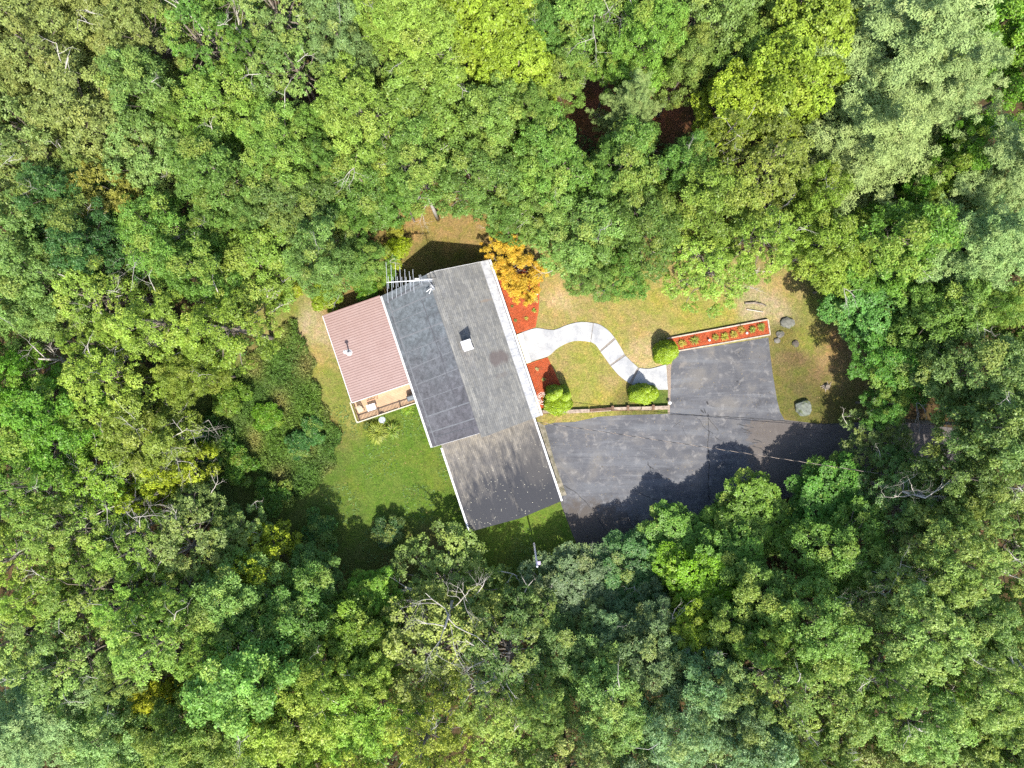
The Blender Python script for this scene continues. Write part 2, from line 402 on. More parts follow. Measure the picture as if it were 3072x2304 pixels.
# concrete walk
t = NT('pale_concrete'); v = t.coord(); n1 = t.noise(.7, 5, .6, v); n2 = t.noise(9, 4, .6, v)
c = t.ramp(n1, [(.35,(.20,.205,.215)),(.6,(.30,.30,.295))]); c = t.mix(1.0, c, t.ramp(n2, [(.3,.88),(.7,1.08)]), 'MULTIPLY')
t.bump(n2, .3, .01); M['concrete'] = t.fin(c, .85, .3)
UP = [(1560,999),(1606,984),(1627,986),(1663,990),(1695,977),(1731,967),(1758,966),(1798,973),(1825,991),(1846,1015),(1863,1043),(1877,1067),(1896,1086),(1918,1104),(1950,1106),(1999,1093)]
LO = [(1590,1088),(1608,1080),(1646,1068),(1668,1048),(1695,1032),(1722,1023),(1752,1023),(1772,1026),(1787,1034),(1801,1053),(1816,1075),(1831,1097),(1858,1127),(1890,1151),(1940,1168),(2004,1169)]
def resample(pts, n):
    d = dense([tuple(p) for p in pts], 8); L = [0]
    for i in range(1, len(d)): L.append(L[-1]+math.dist(d[i], d[i-1]))
    out = []
    for k in range(n):
        s_ = L[-1]*k/(n-1); j = max(i for i in range(len(L)) if L[i] <= s_+1e-9); j = min(j, len(L)-2)
        f = (s_-L[j])/(L[j+1]-L[j]+1e-9); out.append(tuple(d[j][a]*(1-f)+d[j+1][a]*f for a in (0,1)))
    return out
def slabs(bm_path):
    groups = [([(1560,999),(1606,984),(1627,986),(1663,990),(1695,977),(1731,967),(1758,966),(1779,969)], [(1579,1090),(1608,1080),(1646,1068),(1668,1048),(1695,1032),(1722,1023),(1752,1023),(1771,1026)]),
              ([(1781,969),(1798,973),(1825,991),(1843,1012)], [(1773,1026),(1787,1034),(1799,1051)]),
              ([(1847,1018),(1863,1043),(1873,1062)], [(1802,1056),(1816,1075),(1830,1094)]),
              ([(1877,1067),(1896,1086),(1913,1101)], [(1833,1098),(1858,1127),(1888,1149)]),
              ([(1919,1104),(1950,1106),(1999,1093)], [(1895,1153),(1940,1167),(2004,1169)])]
    for a, b in groups:
        A = resample(a, 14); B = resample(b, 14)
        bm_path.prism(px_poly(A + B[::-1], .09), -.05, .09)
bm = MB(); slabs(bm); walk = tag(bm.build('path', M['concrete'], bevel=.012), kind='structure')
# dark jointed filler under the slabs and pale edging course
bm = MB(); A = resample(UP, 60); B = resample(LO, 60); bm.prism(px_poly(A+B[::-1], .05), -.04, .045)
tag(bm.build('path_bed', simple('joint_grit', (.17,.15,.13), .9, .4, 10)), kind='structure')

# ------------------------------------------------------------------ mulch beds
t = NT('red_mulch'); v = t.coord(); n1 = t.noise(16, 5, .75, v, .6); n2 = t.noise(1.6, 4, .6, v); n3 = t.noise(45, 2, .6, v)
c = t.ramp(n1, [(.28,(.11,.018,.010)),(.45,(.28,.058,.020)),(.62,(.38,.082,.032)),(.8,(.44,.17,.09))])
n4 = t.noise(3.5, 5, .7, v, .8)
c = t.mix(t.ramp(n4, [(.5,0),(.7,.55)]), c, (.20,.09,.05)); c = t.mix(1.0, c, t.ramp(n2, [(.3,.75),(.7,1.1)]), 'MULTIPLY'); t.bump(n1, 1.0, .05); M['mulch'] = t.fin(c, .9, .15)
def bed(poly, label, z=.06):
    bm = MB(); pp = px_poly(poly, z)
    bm.prism(pp, -.02, z)
    o = bm.build('mulch_bed', M['mulch']); return tag(o, label, 'mulch bed', 'red mulch beds', )
bed([(1462,812),(1480,800),(1560,800),(1619,830),(1619,866),(1616,931),(1607,981),(1560,998),(1547,1002)], 'red mulch bed under the orange tree, along the house north of the walk')
bed([(1579,1093),(1608,1083),(1643,1072),(1665,1118),(1684,1160),(1702,1212),(1704,1222),(1670,1228),(1624,1227),(1600,1160)], 'red mulch bed with the many-headed shrub, south of the walk')

def chips(name, poly, n, z, label):
    """loose bark chips as one uncountable layer"""
    rr = np.random.default_rng(len(name)+n)
    xs_, ys_ = zip(*poly)
    pts = []
    while len(pts) < n:
        x = rr.uniform(min(xs_), max(xs_), 4000); y = rr.uniform(min(ys_), max(ys_), 4000)
        k = poly_dist(x, y, poly) < -.05
        pts += list(zip(x[k], y[k]))
    pts = np.array(pts[:n]); a = rr.uniform(0, 6.28, n); L = rr.uniform(.04,.11,n)[:,None]; W = rr.uniform(.015,.035,n)[:,None]
    d = np.stack([np.cos(a), np.sin(a), rr.uniform(-.4,.4,n)], -1)*L; w = np.stack([-np.sin(a), np.cos(a), rr.uniform(-.5,.5,n)], -1)*W
    p = np.concatenate([pts, np.full((n,1), z+.03)], 1)
    V = np.stack([p-d-w, p+d-w, p+d+w, p-d+w], 1).reshape(-1,3)
    o = link(name, np_mesh(name, V, np.arange(4*n).reshape(-1,4)), M['mulch'])
    return tag(o, kind='stuff', label=label, cat='bark chips')
chips('bark_chips', px_poly([(1470,812),(1480,805),(1560,805),(1612,830),(1614,866),(1611,931),(1603,979),(1550,998)]), 5000, .06, 'loose red bark chips in the bed north of the walk')
chips('bark_chips', px_poly([(1583,1095),(1640,1076),(1662,1118),(1680,1160),(1698,1212),(1698,1220),(1628,1223),(1602,1160)]), 3000, .06, 'loose red bark chips in the bed south of the walk')

# planter box beside the parking pad
PB = [(2000,1016),(2303,959),(2310,1004),(2028,1054)]
planter = empty('raised_bed', P(2160,1008)); tag(planter, 'long narrow raised bed of red mulch with weathered board edging beside the parking pad', 'raised bed')
def rel(o, p): return tuple(Vector(p)-o.location)
pp = [P(a,b,.2) for a,b in PB]
bm = MB(); bm.prism([rel(planter,p)[:2] for p in pp], 0, .2); bm.build('mulch', M['mulch'], planter)
M['oldwood'] = simple('weathered_board', (.33,.27,.22), .85, .35, 5, bump=.4)
for a, b in ((0,1),(1,2),(2,3)):
    bm = MB(); bm.bar(rel(planter,(pp[a].x,pp[a].y,.15)), rel(planter,(pp[b].x,pp[b].y,.15)), .12, .3); bm.build('edging_board', M['oldwood'], planter, bevel=.01)
chips('bark_chips', px_poly([(2012,1016),(2299,963),(2304,1001),(2030,1049)], .2), 2600, .2, 'loose red bark chips in the raised bed by the parking pad')

# railway-sleeper retaining wall
tw = empty('timber_retaining_wall', P(1815,1232)); tag(tw, 'low weathered railway sleeper wall between the front lawn and the driveway', 'retaining wall')
M['sleeper'] = simple('old_sleeper', (.235,.185,.145), .9, .5, 4, bump=.6)
M['sleeper2'] = simple('dark_sleeper', (.12,.07,.045), .9, .5, 4, bump=.6)
line = [(1626,1235),(1690,1234),(1770,1231),(1838,1226),(1924,1224),(2008,1221)]
for i in range(len(line)-1):
    a = P(*line[i], .4); b = P(*line[i+1], .4)
    d = (b-a).normalized()*.03
    for lay in range(2):
        o_ = .05 if lay == 0 else 0
        bm = MB(); bm.bar(rel(tw, (a.x+d.x, a.y+d.y-o_, .1+.2*lay)), rel(tw, (b.x-d.x, b.y-d.y-o_, .1+.2*lay)), .34-.08*lay, .195)
        bm.build('sleeper', M['sleeper'] if (i+lay) % 3 else M['sleeper2'], tw, bevel=.015)
for q in ((1838,1225),(1884,1224),(1960,1222),(1672,1234)):
    p = P(*q, .45); bm = MB(); bm.box(-.12,.12,-.24,.24,-.45,.02)
    o = bm.build('tie_post', M['sleeper2'], tw, bevel=.015); o.location = rel(tw, p)

# ------------------------------------------------------------------ house
ROT = math.radians(18.5)
house = empty('ranch_house', (0,0,0), ROT); tag(house, 'single storey ranch house with grey gable roof, attached garage and red metal porch roof', 'house')
def shingle(name, base, dark, dark_patches=None, grad=None):
    t = NT(name); v = t.coord()
    br = t.n('ShaderNodeTexBrick'); vv = t.coord(rot=math.radians(90)); t.l(vv, br.inputs['Vector'])
    br.inputs['Scale'].default_value = 1.0; br.inputs['Brick Width'].default_value = .75; br.inputs['Row Height'].default_value = .16
    br.inputs['Mortar Size'].default_value = .014; br.inputs['Mortar Smooth'].default_value = .3; br.inputs['Bias'].default_value = -.1
    br.inputs['Color1'].default_value = (*base, 1); br.inputs['Color2'].default_value = (*[c*.80 for c in base], 1); br.inputs['Mortar'].default_value = (*[c*.5 for c in base], 1)
    br2 = t.n('ShaderNodeTexBrick'); t.l(vv, br2.inputs['Vector']); br2.inputs['Brick Width'].default_value = .31; br2.inputs['Row Height'].default_value = .16
    br2.inputs['Scale'].default_value = 1.0; br2.inputs['Mortar Size'].default_value = 0.0
    br2.inputs['Color1'].default_value = (1.16,1.14,1.1,1); br2.inputs['Color2'].default_value = (.82,.83,.86,1); br2.offset = .37
    c = t.mix(1.0, br.outputs['Color'], br2.outputs['Color'], 'MULTIPLY')
    vst = t.coord(sx=1.2, sy=.35); n0 = t.noise(1.6, 6, .65, vst); n1 = t.noise(.6, 5, .6, v, .5); n2 = t.noise(35, 2, .6, v)
    c = t.mix(1.0, c, t.ramp(n0, [(.3,.82),(.5,1.0),(.7,1.17)]), 'MULTIPLY')
    c = t.mix(t.ramp(n1, [(.50,0),(.72,.6)]), c, dark)
    c = t.mix(1.0, c, t.ramp(n2, [(.3,.85),(.7,1.15)]), 'MULTIPLY')
    for (sx, sy, rx, ry, st, sc_) in (dark_patches or []):
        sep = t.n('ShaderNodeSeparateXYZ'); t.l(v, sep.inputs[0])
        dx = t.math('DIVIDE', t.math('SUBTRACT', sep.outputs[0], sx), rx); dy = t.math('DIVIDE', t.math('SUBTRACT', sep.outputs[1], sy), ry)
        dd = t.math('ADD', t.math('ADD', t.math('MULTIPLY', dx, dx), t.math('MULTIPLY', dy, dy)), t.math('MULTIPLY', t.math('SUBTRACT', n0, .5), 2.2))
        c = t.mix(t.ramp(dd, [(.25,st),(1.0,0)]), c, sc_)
    t.bump(t.math('ADD', br.outputs['Fac'], t.math('MULTIPLY', n2, .3)), -.35, .02)
    return t.fin(c, .9, .25)
M['shingle'] = shingle('grey_shingles', (.150,.149,.142), (.09,.09,.09), [(-.35,2.5,1.0,.75,.75,(.075,.06,.058)), (-.5,1.0,.7,.3,.5,(.09,.08,.075)), (.2,7.6,.6,.15,.5,(.15,.11,.08))])
M['shingle_garage'] = shingle('garage_shingles', (.150,.137,.118), (.075,.072,.075), [(-2.5,-12.0,9.5,8.2,.97,(.028,.029,.034)), (-.2,-7.2,1.6,2.4,.6,(.06,.056,.054))])  # shingles darken towards the south end, with a smaller dark patch further north
t = NT('rolled_membrane'); v = t.coord(); n1 = t.noise(.55, 5, .6, v, .5); n2 = t.noise(3.2, 6, .7, v, .8); n3 = t.noise(22, 3, .6, v)
sep = t.n('ShaderNodeSeparateXYZ'); t.l(v, sep.inputs[0])
gy = t.math('ADD', t.math('MULTIPLY', sep.outputs[1], .06), t.math('MULTIPLY', n1, .6))
c = t.ramp(gy, [(.15,(.060,.058,.066)),(.45,(.070,.072,.080)),(.75,(.075,.086,.095))])
c = t.mix(1.0, c, t.ramp(n2, [(.3,.58),(.5,1.0),(.7,1.35)]), 'MULTIPLY')
c = t.mix(1.0, c, t.ramp(t.noise(1.1,6,.7,v,1.0), [(.35,.7),(.65,1.25)]), 'MULTIPLY')
c = t.mix(1.0, c, t.ramp(n3, [(.3,.85),(.7,1.15)]), 'MULTIPLY')
vo = t.n('ShaderNodeTexVoronoi'); vo.inputs['Scale'].default_value = .42; t.l(v, vo.inputs['Vector'])
c = t.mix(t.ramp(vo.outputs['Distance'], [(.07,0),(.085,.55),(.11,.35),(.135,0)]), c, (.035,.037,.043))
t.bump(n2, .4, .03); M['membrane'] = t.fin(c, .75, .35)
M['seam'] = simple('membrane_lap_seam', (.105,.11,.12), .75, .25, 5)
M['seam_dark'] = simple('membrane_dark_lap', (.06,.062,.07), .7, .25, 5)
t = NT('red_ribbed_metal'); v = t.coord(); n1 = t.noise(.8, 4, .6, v); n2 = t.noise(6, 4, .6, v)
c = t.ramp(n1, [(.3,(.195,.130,.115)),(.7,(.22,.155,.14))]); c = t.mix(1.0, c, t.ramp(n2, [(.3,.92),(.7,1.06)]), 'MULTIPLY'); M['redroof'] = t.fin(c, .5, .4)
M['redrib'] = simple('red_rib', (.15,.088,.078), .5, .15, 3)
t = NT('white_eave_panel'); v = t.coord(); n2 = t.noise(2.5, 5, .6, v)
c = t.ramp(n2, [(.35,(.24,.245,.26)),(.6,(.36,.36,.36))]); t.bump(n2, .5, .04); M['eave'] = t.fin(c, .45, .4)

EZ, RZ, XW, XE, XR, YN, YS = 3.0, 6.2, -8.4, 1.5, -3.25, 11.0, -3.45
def zr(x):  # main roof surface height
    return RZ-(x-XR)*(RZ-EZ)/(XE-XR) if x > XR else RZ-(XR-x)*(RZ-EZ)/(XR-XW)
def slope_slab(x0, x1, y0, y1, f, th=.12, lift=0):
    z0, z1 = f(x0)+lift, f(x1)+lift
    v = [(x0,y0,z0-th),(x1,y0,z1-th),(x1,y1,z1-th),(x0,y1,z0-th),(x0,y0,z0),(x1,y0,z1),(x1,y1,z1),(x0,y1,z0)]
    return v, [(0,3,2,1),(4,5,6,7),(0,1,5,4),(1,2,6,5),(2,3,7,6),(3,0,4,7)]
# walls
def gable_wall(bm, x0, x1, y, th, z0, fz):
    xs_ = [x0, XR, x1] if x0 < XR < x1 else [x0, x1]
    pts = [(x0, z0)] + [(x1, z0)] + [(x, fz(x)) for x in reversed(xs_)]
    n = len(pts)
    v = [(x, y, z) for x, z in pts] + [(x, y+th, z) for x, z in pts]
    bm.add(v, [tuple(range(n)), tuple(reversed(range(n, 2*n)))] + [(i, n+i, n+(i+1)%n, (i+1)%n) for i in range(n)])
bm = MB()
wx0, wx1, wy0, wy1 = XW+.35, XE-.45, YS+.5, YN-.35
bm.box(wx0, wx0+.2, wy0+.2, wy1-.2, 0, EZ-.02); bm.box(wx1-.2, wx1, wy0+.2, wy1-.2, 0, EZ+.14)
gable_wall(bm, wx0, wx1, wy0, .2, 0, lambda x: zr(x)-.14); gable_wall(bm, wx0, wx1, wy1-.2, .2, 0, lambda x: zr(x)-.14)
bm.build('wall', M['cream'], house)
# east slope of grey shingles, ridge band, west membrane slope
bm = MB(); v_, f_ = slope_slab(XR, XE-.74, YS, YN, zr); bm.add(v_, f_)
v_, f_ = slope_slab(XR-.62, XR-.003, YS, YN, zr, .12); bm.add(v_, f_)
v_, f_ = slope_slab(XE-.742, XE-.02, YS, YN, zr, .10, -.02); bm.add(v_, f_)
roof = bm.build('roof', M['shingle'], house); roof['label'] = 'grey shingled slope and ridge of the main roof'
bm = MB()
y = YN-.05
for sx in (-.13, .13):
    yy = YS+.02
    while yy < YN-.3:
        z_ = zr(XR+sx)+.012; bm.add([(XR,yy,RZ+.03),(XR+sx,yy,z_),(XR+sx,yy+.27,z_+.006),(XR,yy+.27,RZ+.036)], [(0,1,2,3) if sx < 0 else (3,2,1,0)]); yy += .28
bm.build('ridge_cap', M['shingle'], roof)
bm = MB(); v_, f_ = slope_slab(XW, XR-.62, YS+.4, YN, zr, .12, .004); bm.add(v_, f_)
mem = bm.build('membrane_roof', M['membrane'], house); mem['label'] = 'dark blue grey rolled membrane on the west slope'
bm = MB()
def roof_strip(bm, x0, x1, y0, y1, lift, mi):
    z0, z1 = zr(x0)+lift, zr(x1)+lift
    bm.add([(x0,y0,z0),(x1,y0,z1),(x1,y1,z1),(x0,y1,z0)], [(0,1,2,3)], mi)
rs = random.Random(3)
yy = YN-.9
for k, yy in enumerate([10.35,9.35,8.3,6.9,5.55,4.1,2.6,1.15,-.35,-1.75]):
    tw_ = rs.uniform(-.12,.12)
    x0, x1 = XW+.25, XR-.68
    wj = rs.uniform(.05,.13)
    z0, z1 = zr(x0)+.010, zr(x1)+.010
    bm.add([(x0,yy-wj/2,z0),(x1,yy-wj/2+tw_,z1),(x1,yy+wj/2+tw_,z1),(x0,yy+wj/2,z0)], [(0,1,2,3)], 0)
roof_strip(bm, XW+.36, XW+.46, YS+.6, YN-.6, .014, 0)
for (a0, a1, y0, y1) in ((-5.05,-4.98,YS+2.6,YN-1.8),(-4.98,-4.88,3.6,4.6),(-8.2,-8.12,6,9)): roof_strip(bm, a0, a1, y0, y1, .018, 1)
z0,z1 = zr(XW+.5)+.016, zr(XR-.8)+.016
bm.add([(XW+.5,YS+1.15,z0),(XR-.8,YS+1.05,z1),(XR-.8,YS+1.13,z1),(XW+.5,YS+1.25,z0)], [(0,1,2,3)], 1)
bm.add([(XW+.15,YN-.75,zr(XW+.15)+.016),(XR-.9,YN-.45,zr(XR-.9)+.016),(XR-.9,YN-.35,zr(XR-.9)+.016),(XW+.15,YN-.6,zr(XW+.15)+.016)], [(0,1,2,3)], 1)
bm.build('lap_seam', [M['seam'], M['seam_dark']], mem)
# low parapet lips of membrane
bm = MB(); v_, f_ = slope_slab(XW, XR-.62, YN-.16, YN-.002, zr, .1, .09); bm.add(v_, f_)
bm.build('roof_curb', M['membrane'], mem)
# white eave panels
bm = MB()
yy = YS
k = 0
while yy < YN-.01:
    y1_ = min(yy+1.2, YN); v_, f_ = slope_slab(XE-.735, XE+.0, yy+.004, y1_-.004, zr, .012, .03+.002*(k%2)); bm.add(v_, f_); yy = y1_; k += 1
for k in range(int((YN-YS)/.6)):
    yq = YS+.3+k*.6; v_, f_ = slope_slab(XE-.735, XE, yq, yq+.02, zr, .01, .045); bm.add(v_, f_)
bm.build('eave_panel', M['eave'], house)
def gutter(name, x, y0, y1, z, parent):
    bm = MB(); bm.box(x-.07,x+.07,y0,y1,z-.12,z-.11); bm.box(x-.08,x-.055,y0,y1,z-.11,z); bm.box(x+.055,x+.08,y0,y1,z-.11,z)
    bm.box(x-.075,x+.075,y0-.01,y0,z-.11,z); bm.box(x-.075,x+.075,y1,y1+.01,z-.11,z)
    g = bm.build(name, M['white'], parent)
    bm = MB(); bm.box(x-.054,x+.054,y0+.01,y1-.01,z-.05,z-.035); bm.build('gutter_debris', M['alu'], g)
    return g
gutter('gutter', XE+.13, YS, YN, EZ+.0, house); gutter('gutter', XW-.1, YS+.4, YN-.02, EZ-.02, house)
# white rake fascia
for (x0,x1,yq) in ((XW,XR,YN+.012),(XR,XE,YN+.012),(XW,XR-.63,YS+.4-.012)):
    z0, z1 = zr(x0)-.09, zr(x1)-.09
    bm = MB(); bm.bar((x0,yq,z0),(x1,yq,z1),.022,.2); bm.build('fascia', M['white'], house)
# chimney
ch = MB().box(-.36,.36,-.30,.30,-1.9,0.0).build('chimney', M['brick'], house); ch.location = (-2.5,4.25,7.25)
bm = MB(); bm.box(-.42,.42,-.37,-.03,0,.07); bm.box(-.42,.42,-.01,.37,0,.07); bm.box(-.39,.39,-.34,.34,-.05,-.003); bm.build('chimney_cap', M['eave'], ch)
bm = MB(); bm.bar((-.02,-.36,.085),(-.02,.36,.085),.04,.03); bm.build('cap_strap', M['alu'], ch)
bm = MB(); bm.box(-.42,.42,-.42,-.305,-1.75,-1.25); bm.box(-.42,.42,.305,.42,-1.75,-1.25); bm.build('flashing', M['alu'], ch)
# windows, doors on the east front (x = wx1) and others
def window(x, y, w, z0, z1, face, parent=house):
    s = 1 if face == 'E' else -1
    bm = MB(); X0 = x+s*.0; X1 = x+s*.05
    a, b = sorted((X0, X1))
    bm.box(a,b,y-w/2,y-w/2+.07,z0,z1); bm.box(a,b,y+w/2-.07,y+w/2,z0,z1); bm.box(a,b,y-w/2+.07,y+w/2-.07,z0,z0+.07); bm.box(a,b,y-w/2+.07,y+w/2-.07,z1-.07,z1); bm.box(a,b,y-.02,y+.02,z0+.07,z1-.07)
    o = bm.build('window', M['white'], parent)
    bm = MB(); a, b = sorted((x+s*.005, x+s*.02)); bm.box(a,b,y-w/2+.07,y-.02,z0+.07,z1-.07); bm.box(a,b,y+.02,y+w/2-.07,z0+.07,z1-.07); bm.build('pane', M['glass'], o)
for yq, w in ((9.2,1.4),(6.9,1.4),(.9,2.2),(-1.6,1.2)): window(wx1, yq, w, 1.1, 2.3, 'E')
for yq in (1.0,-1.4): window(wx0, yq, 1.3, 1.2, 2.3, 'W')
bm = MB(); bm.box(wx1, wx1+.05, 3.35, 4.3, .25, 2.3); d = bm.build('door', simple('door_paint', (.30,.05,.04), .5, .05, 2), house)
bm = MB(); bm.bar((wx1+.05,3.47,1.2),(wx1+.11,3.47,1.2),.05); bm.build('handle', M['alu'], d)

# garage
GE, GR_, GX0, GX1, GXR, GY0, GY1 = 2.75, 4.25, -7.65, .82, -2.95, -11.22, -3.0
def zg(x): return GR_-(x-GXR)*(GR_-GE)/(GX1-GXR) if x > GXR else GR_-(GXR-x)*(GR_-GE)/(GXR-GX0)
bm = MB(); v_, f_ = slope_slab(GXR, GX1, GY0, GY1, zg, .1); bm.add(v_, f_); v_, f_ = slope_slab(GX0, GXR-.002, GY0, GY1+.03, zg, .1); bm.add(v_, f_)
gr = bm.build('garage_roof', M['shingle_garage'], house); gr['label'] = 'streaked grey shingle roof of the attached garage, darker towards its south end'
bm = MB()
for sx in (-.13,.13):
    yy = GY0+.02
    while yy < GY1-.3:
        z_ = zg(GXR+sx)+.012; bm.add([(GXR,yy,GR_+.03),(GXR+sx,yy,z_),(GXR+sx,yy+.27,z_+.006),(GXR,yy+.27,GR_+.036)], [(0,1,2,3) if sx < 0 else (3,2,1,0)]); yy += .28
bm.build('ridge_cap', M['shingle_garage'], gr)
bm = MB()
gx0, gx1, gy0 = GX0+.3, GX1-.35, GY0+.3
bm.box(gx0, gx0+.2, gy0+.2, wy0-.004, 0, GE+.0); 
doors = [(-9.9,-7.3),(-6.7,-4.1)]
segs = [(gy0+.2,-9.9),(-7.3,-6.7),(-4.1,wy0-.004)]
for a, b in segs: bm.box(gx1-.2, gx1, a, b, 0, GE)
for a, b in doors: bm.box(gx1-.2, gx1, a, b, 2.3, GE)
pts = [(gx0,0),(gx1,0),(gx1,zg(gx1)-.12),(GXR,GR_-.12),(gx0,zg(gx0)-.12)]
n = 5; v_ = [(x,gy0,z) for x,z in pts]+[(x,gy0+.2,z) for x,z in pts]
bm.add(v_, [tuple(range(n)), tuple(reversed(range(n,2*n)))]+[(i,n+i,n+(i+1)%n,(i+1)%n) for i in range(n)])
bm.build('garage_wall', M['cream'], house)
for a, b in doors:
    bm = MB()
    for k in range(4): bm.box(gx1-.12, gx1-.07, a+.005, b-.005, .01+k*.57, .56+k*.57)
    d = bm.build('garage_door', M['white'], house)
    bm = MB(); bm.bar((gx1-.06,(a+b)/2-.1,.4),(gx1-.06,(a+b)/2+.1,.4),.03); bm.build('handle', M['black'], d)
gutter('gutter', GX1+.08, GY0, GY1-.45, GE-.01, house); gutter('gutter', GX0-.08, GY0, GY1-.4, GE-.01, house)
# leaves lying on the garage roof
bm = MB(); rr = random.Random(5)
for k in range(150):
    x = rr.uniform(GX0+.2, GX1-.2); y = GY0+.1+abs(rr.gauss(0,3.2)); 
    if y > GY1-.8: continue
    z = zg(x)+.02; s = rr.uniform(.018,.045); a = rr.uniform(0,6.28)
    d1 = Vector((math.cos(a), math.sin(a),0))*s; d2 = Vector((-math.sin(a), math.cos(a),0))*s*.7
    p = Vector((x,y,z)); bm.add([p-d1, p-d2+Vector((0,0,.02)), p+d1+Vector((0,0,.01)), p+d2], [(0,1,2,3)])
fl = bm.build('fallen_leaves', simple('dry_pale_leaf', (.42,.40,.32), .8, .3, 30)); fl.rotation_euler = (0,0,ROT); tag(fl, 'pale fallen leaves scattered over the dark end of the garage roof', 'fallen leaves', kind='stuff')

# red metal porch roof, porch and deck
PZ0, PZ1, PX0, PX1, PY0, PY1 = 2.35, 2.78, -14.05, -8.6, 2.95, 11.1
def zp(x): return PZ0+(x-PX0)*(PZ1-PZ0)/(PX1-PX0)
bm = MB(); v_, f_ = slope_slab(PX0, PX1, PY0, PY1, zp, .05); bm.add(v_, f_)
pr = bm.build('porch_roof', M['redroof'], house); pr['label'] = 'faded red ribbed metal porch roof'
bm = MB(); yy = PY0+.05
while yy < PY1:
    v_, f_ = slope_slab(PX0+.005, PX1-.005, yy, yy+.035, zp, .02, .026); bm.add(v_, f_); yy += .225
bm.build('rib', M['redrib'], pr)
bm = MB(); bm.bar((PX0-.03,PY0,PZ0-.04),(PX0-.03,PY1,PZ0-.04),.05,.14); bm.build('porch_fascia', M['white'], house)
for yq in (PY0-.03, PY1+.03): MB().bar((PX0,yq,PZ0-.045),(PX1,yq,PZ1-.045),.04,.13).build('porch_fascia', M['redrib'] if yq > 5 else M['white'], house)
st = MB().lathe([(.001,0),(.065,0),(.065,1.5),(.001,1.5)], n=14).build('stove_pipe', M['alu'], house); st.location = (-12.85,7.25,zp(-12.85)); 
MB().lathe([(.001,1.72),(.17,1.56),(.17,1.53),(.001,1.53)], n=18).build('pipe_cap', M['white'], st)
MB().lathe([(.30,.03),(.22,.05),(.09,.22),(.066,.24)], n=18).build('pipe_flashing', M['eave'], st)
# porch walls
bm = MB(); bm.box(PX0+.5,PX1-.05,PY1-.5,PY1-.3,.95,zp(PX0)-.0); bm.box(PX0+.3,PX0+.5,PY0+.6,PY1-.3,.95,PZ0-.04); bm.box(PX0+.5,PX1-.05,PY0+.6,PY0+.8,.95,PZ0+.0)
bm.build('porch_wall', M['cream'], house)
t = NT('deck_boards'); v = t.coord(); br = t.n('ShaderNodeTexBrick'); t.l(v, br.inputs['Vector']); br.inputs['Scale'].default_value = 1
br.inputs['Brick Width'].default_value = 3.6; br.inputs['Row Height'].default_value = .14; br.inputs['Mortar Size'].default_value = .006
br.inputs['Color1'].default_value = (.34,.235,.145,1); br.inputs['Color2'].default_value = (.30,.20,.12,1); br.inputs['Mortar'].default_value = (.08,.05,.03,1)
n1 = t.noise(1.4, 5, .6, v); c = t.mix(1.0, br.outputs['Color'], t.ramp(n1, [(.3,.8),(.7,1.15)]), 'MULTIPLY'); M['deck'] = t.fin(c, .7, .3)
M['rail'] = simple('pale_painted_rail', (.36,.32,.24), .6, .15, 4)
M['baluster'] = simple('cedar_baluster', (.36,.20,.12), .7, .2, 6)
DX0, DX1, DY0 = -14.3, -8.07, 1.1
bm = MB(); bm.box(DX0, DX1, DY0, PY1-.3, .8, .95); deck = bm.build('deck', M['deck'], house)
for (x, y) in ((DX0+.08,DY0+.08),(-12.3,DY0+.08),(-10.3,DY0+.08),(-8.5,DY0+.08),(DX0+.08,PY0)):
    bm = MB(); bm.box(x-.055,x+.055,y-.055,y+.055,0,2.0 if y < 2 else 2.3); bm.build('post', M['baluster'] if x > -13 else M['rail'], deck)
bm = MB(); bm.bar((DX0,DY0+.02,1.98),(DX1-.3,DY0+.02,1.98),.10,.045); bm.bar((DX0+.02,DY0+.075,1.981),(DX0+.02,PY0,1.981),.10,.045); bm.build('handrail', M['rail'], deck)
bm = MB()
x = DX0+.2
while x < DX1-.4: bm.box(x-.02,x+.02,DY0+.04,DY0+.08,.95,1.955); x += .13
y = DY0+.2
while y < PY0: bm.box(DX0+.04,DX0+.08,y-.02,y+.02,.95,1.955); y += .13
bm.bar((DX0,DY0+.06,1.08),(DX1-.3,DY0+.06,1.08),.05,.08); bm.build('balusters', M['baluster'], deck)
# short inner rail of the stair beside the porch corner
bm = MB()
for k in range(8): bm.box(-13.0+.14*k,-12.96+.14*k,2.62,2.66,.95,1.85)
bm.bar((-13.0,2.64,1.86),(-11.95,2.64,1.86),.08,.04); bm.build('stair_rail', M['baluster'], deck)

# covered grill on deck
def hw(x, y, z=0):
    c, s = math.cos(ROT), math.sin(ROT); return Vector((x*c-y*s, x*s+y*c, z))
g = empty('grill', hw(-9.0,1.72,.95), ROT); tag(g, 'grill under a dark grey cover on the wooden deck', 'grill')
bm = MB(); bm.add([(-.42,-.27,.1),(.42,-.27,.1),(.42,.27,.1),(-.42,.27,.1),(-.40,-.25,.8),(.40,-.25,.8),(.40,.25,.8),(-.40,.25,.8),(-.30,-.12,1.02),(.30,-.12,1.02),(.30,.15,1.02),(-.30,.15,1.02)],
 [(0,3,2,1),(0,1,5,4),(1,2,6,5),(2,3,7,6),(3,0,4,7),(4,5,9,8),(5,6,10,9),(6,7,11,10),(7,4,8,11),(8,9,10,11)])
bm.build('cover', M['grillcover'], g, bevel=.03)
for x_ in (-.34,.34):
    MB().bar((x_,0,0),(x_,0,.12),.05,.4).build('leg', M['black'], g)
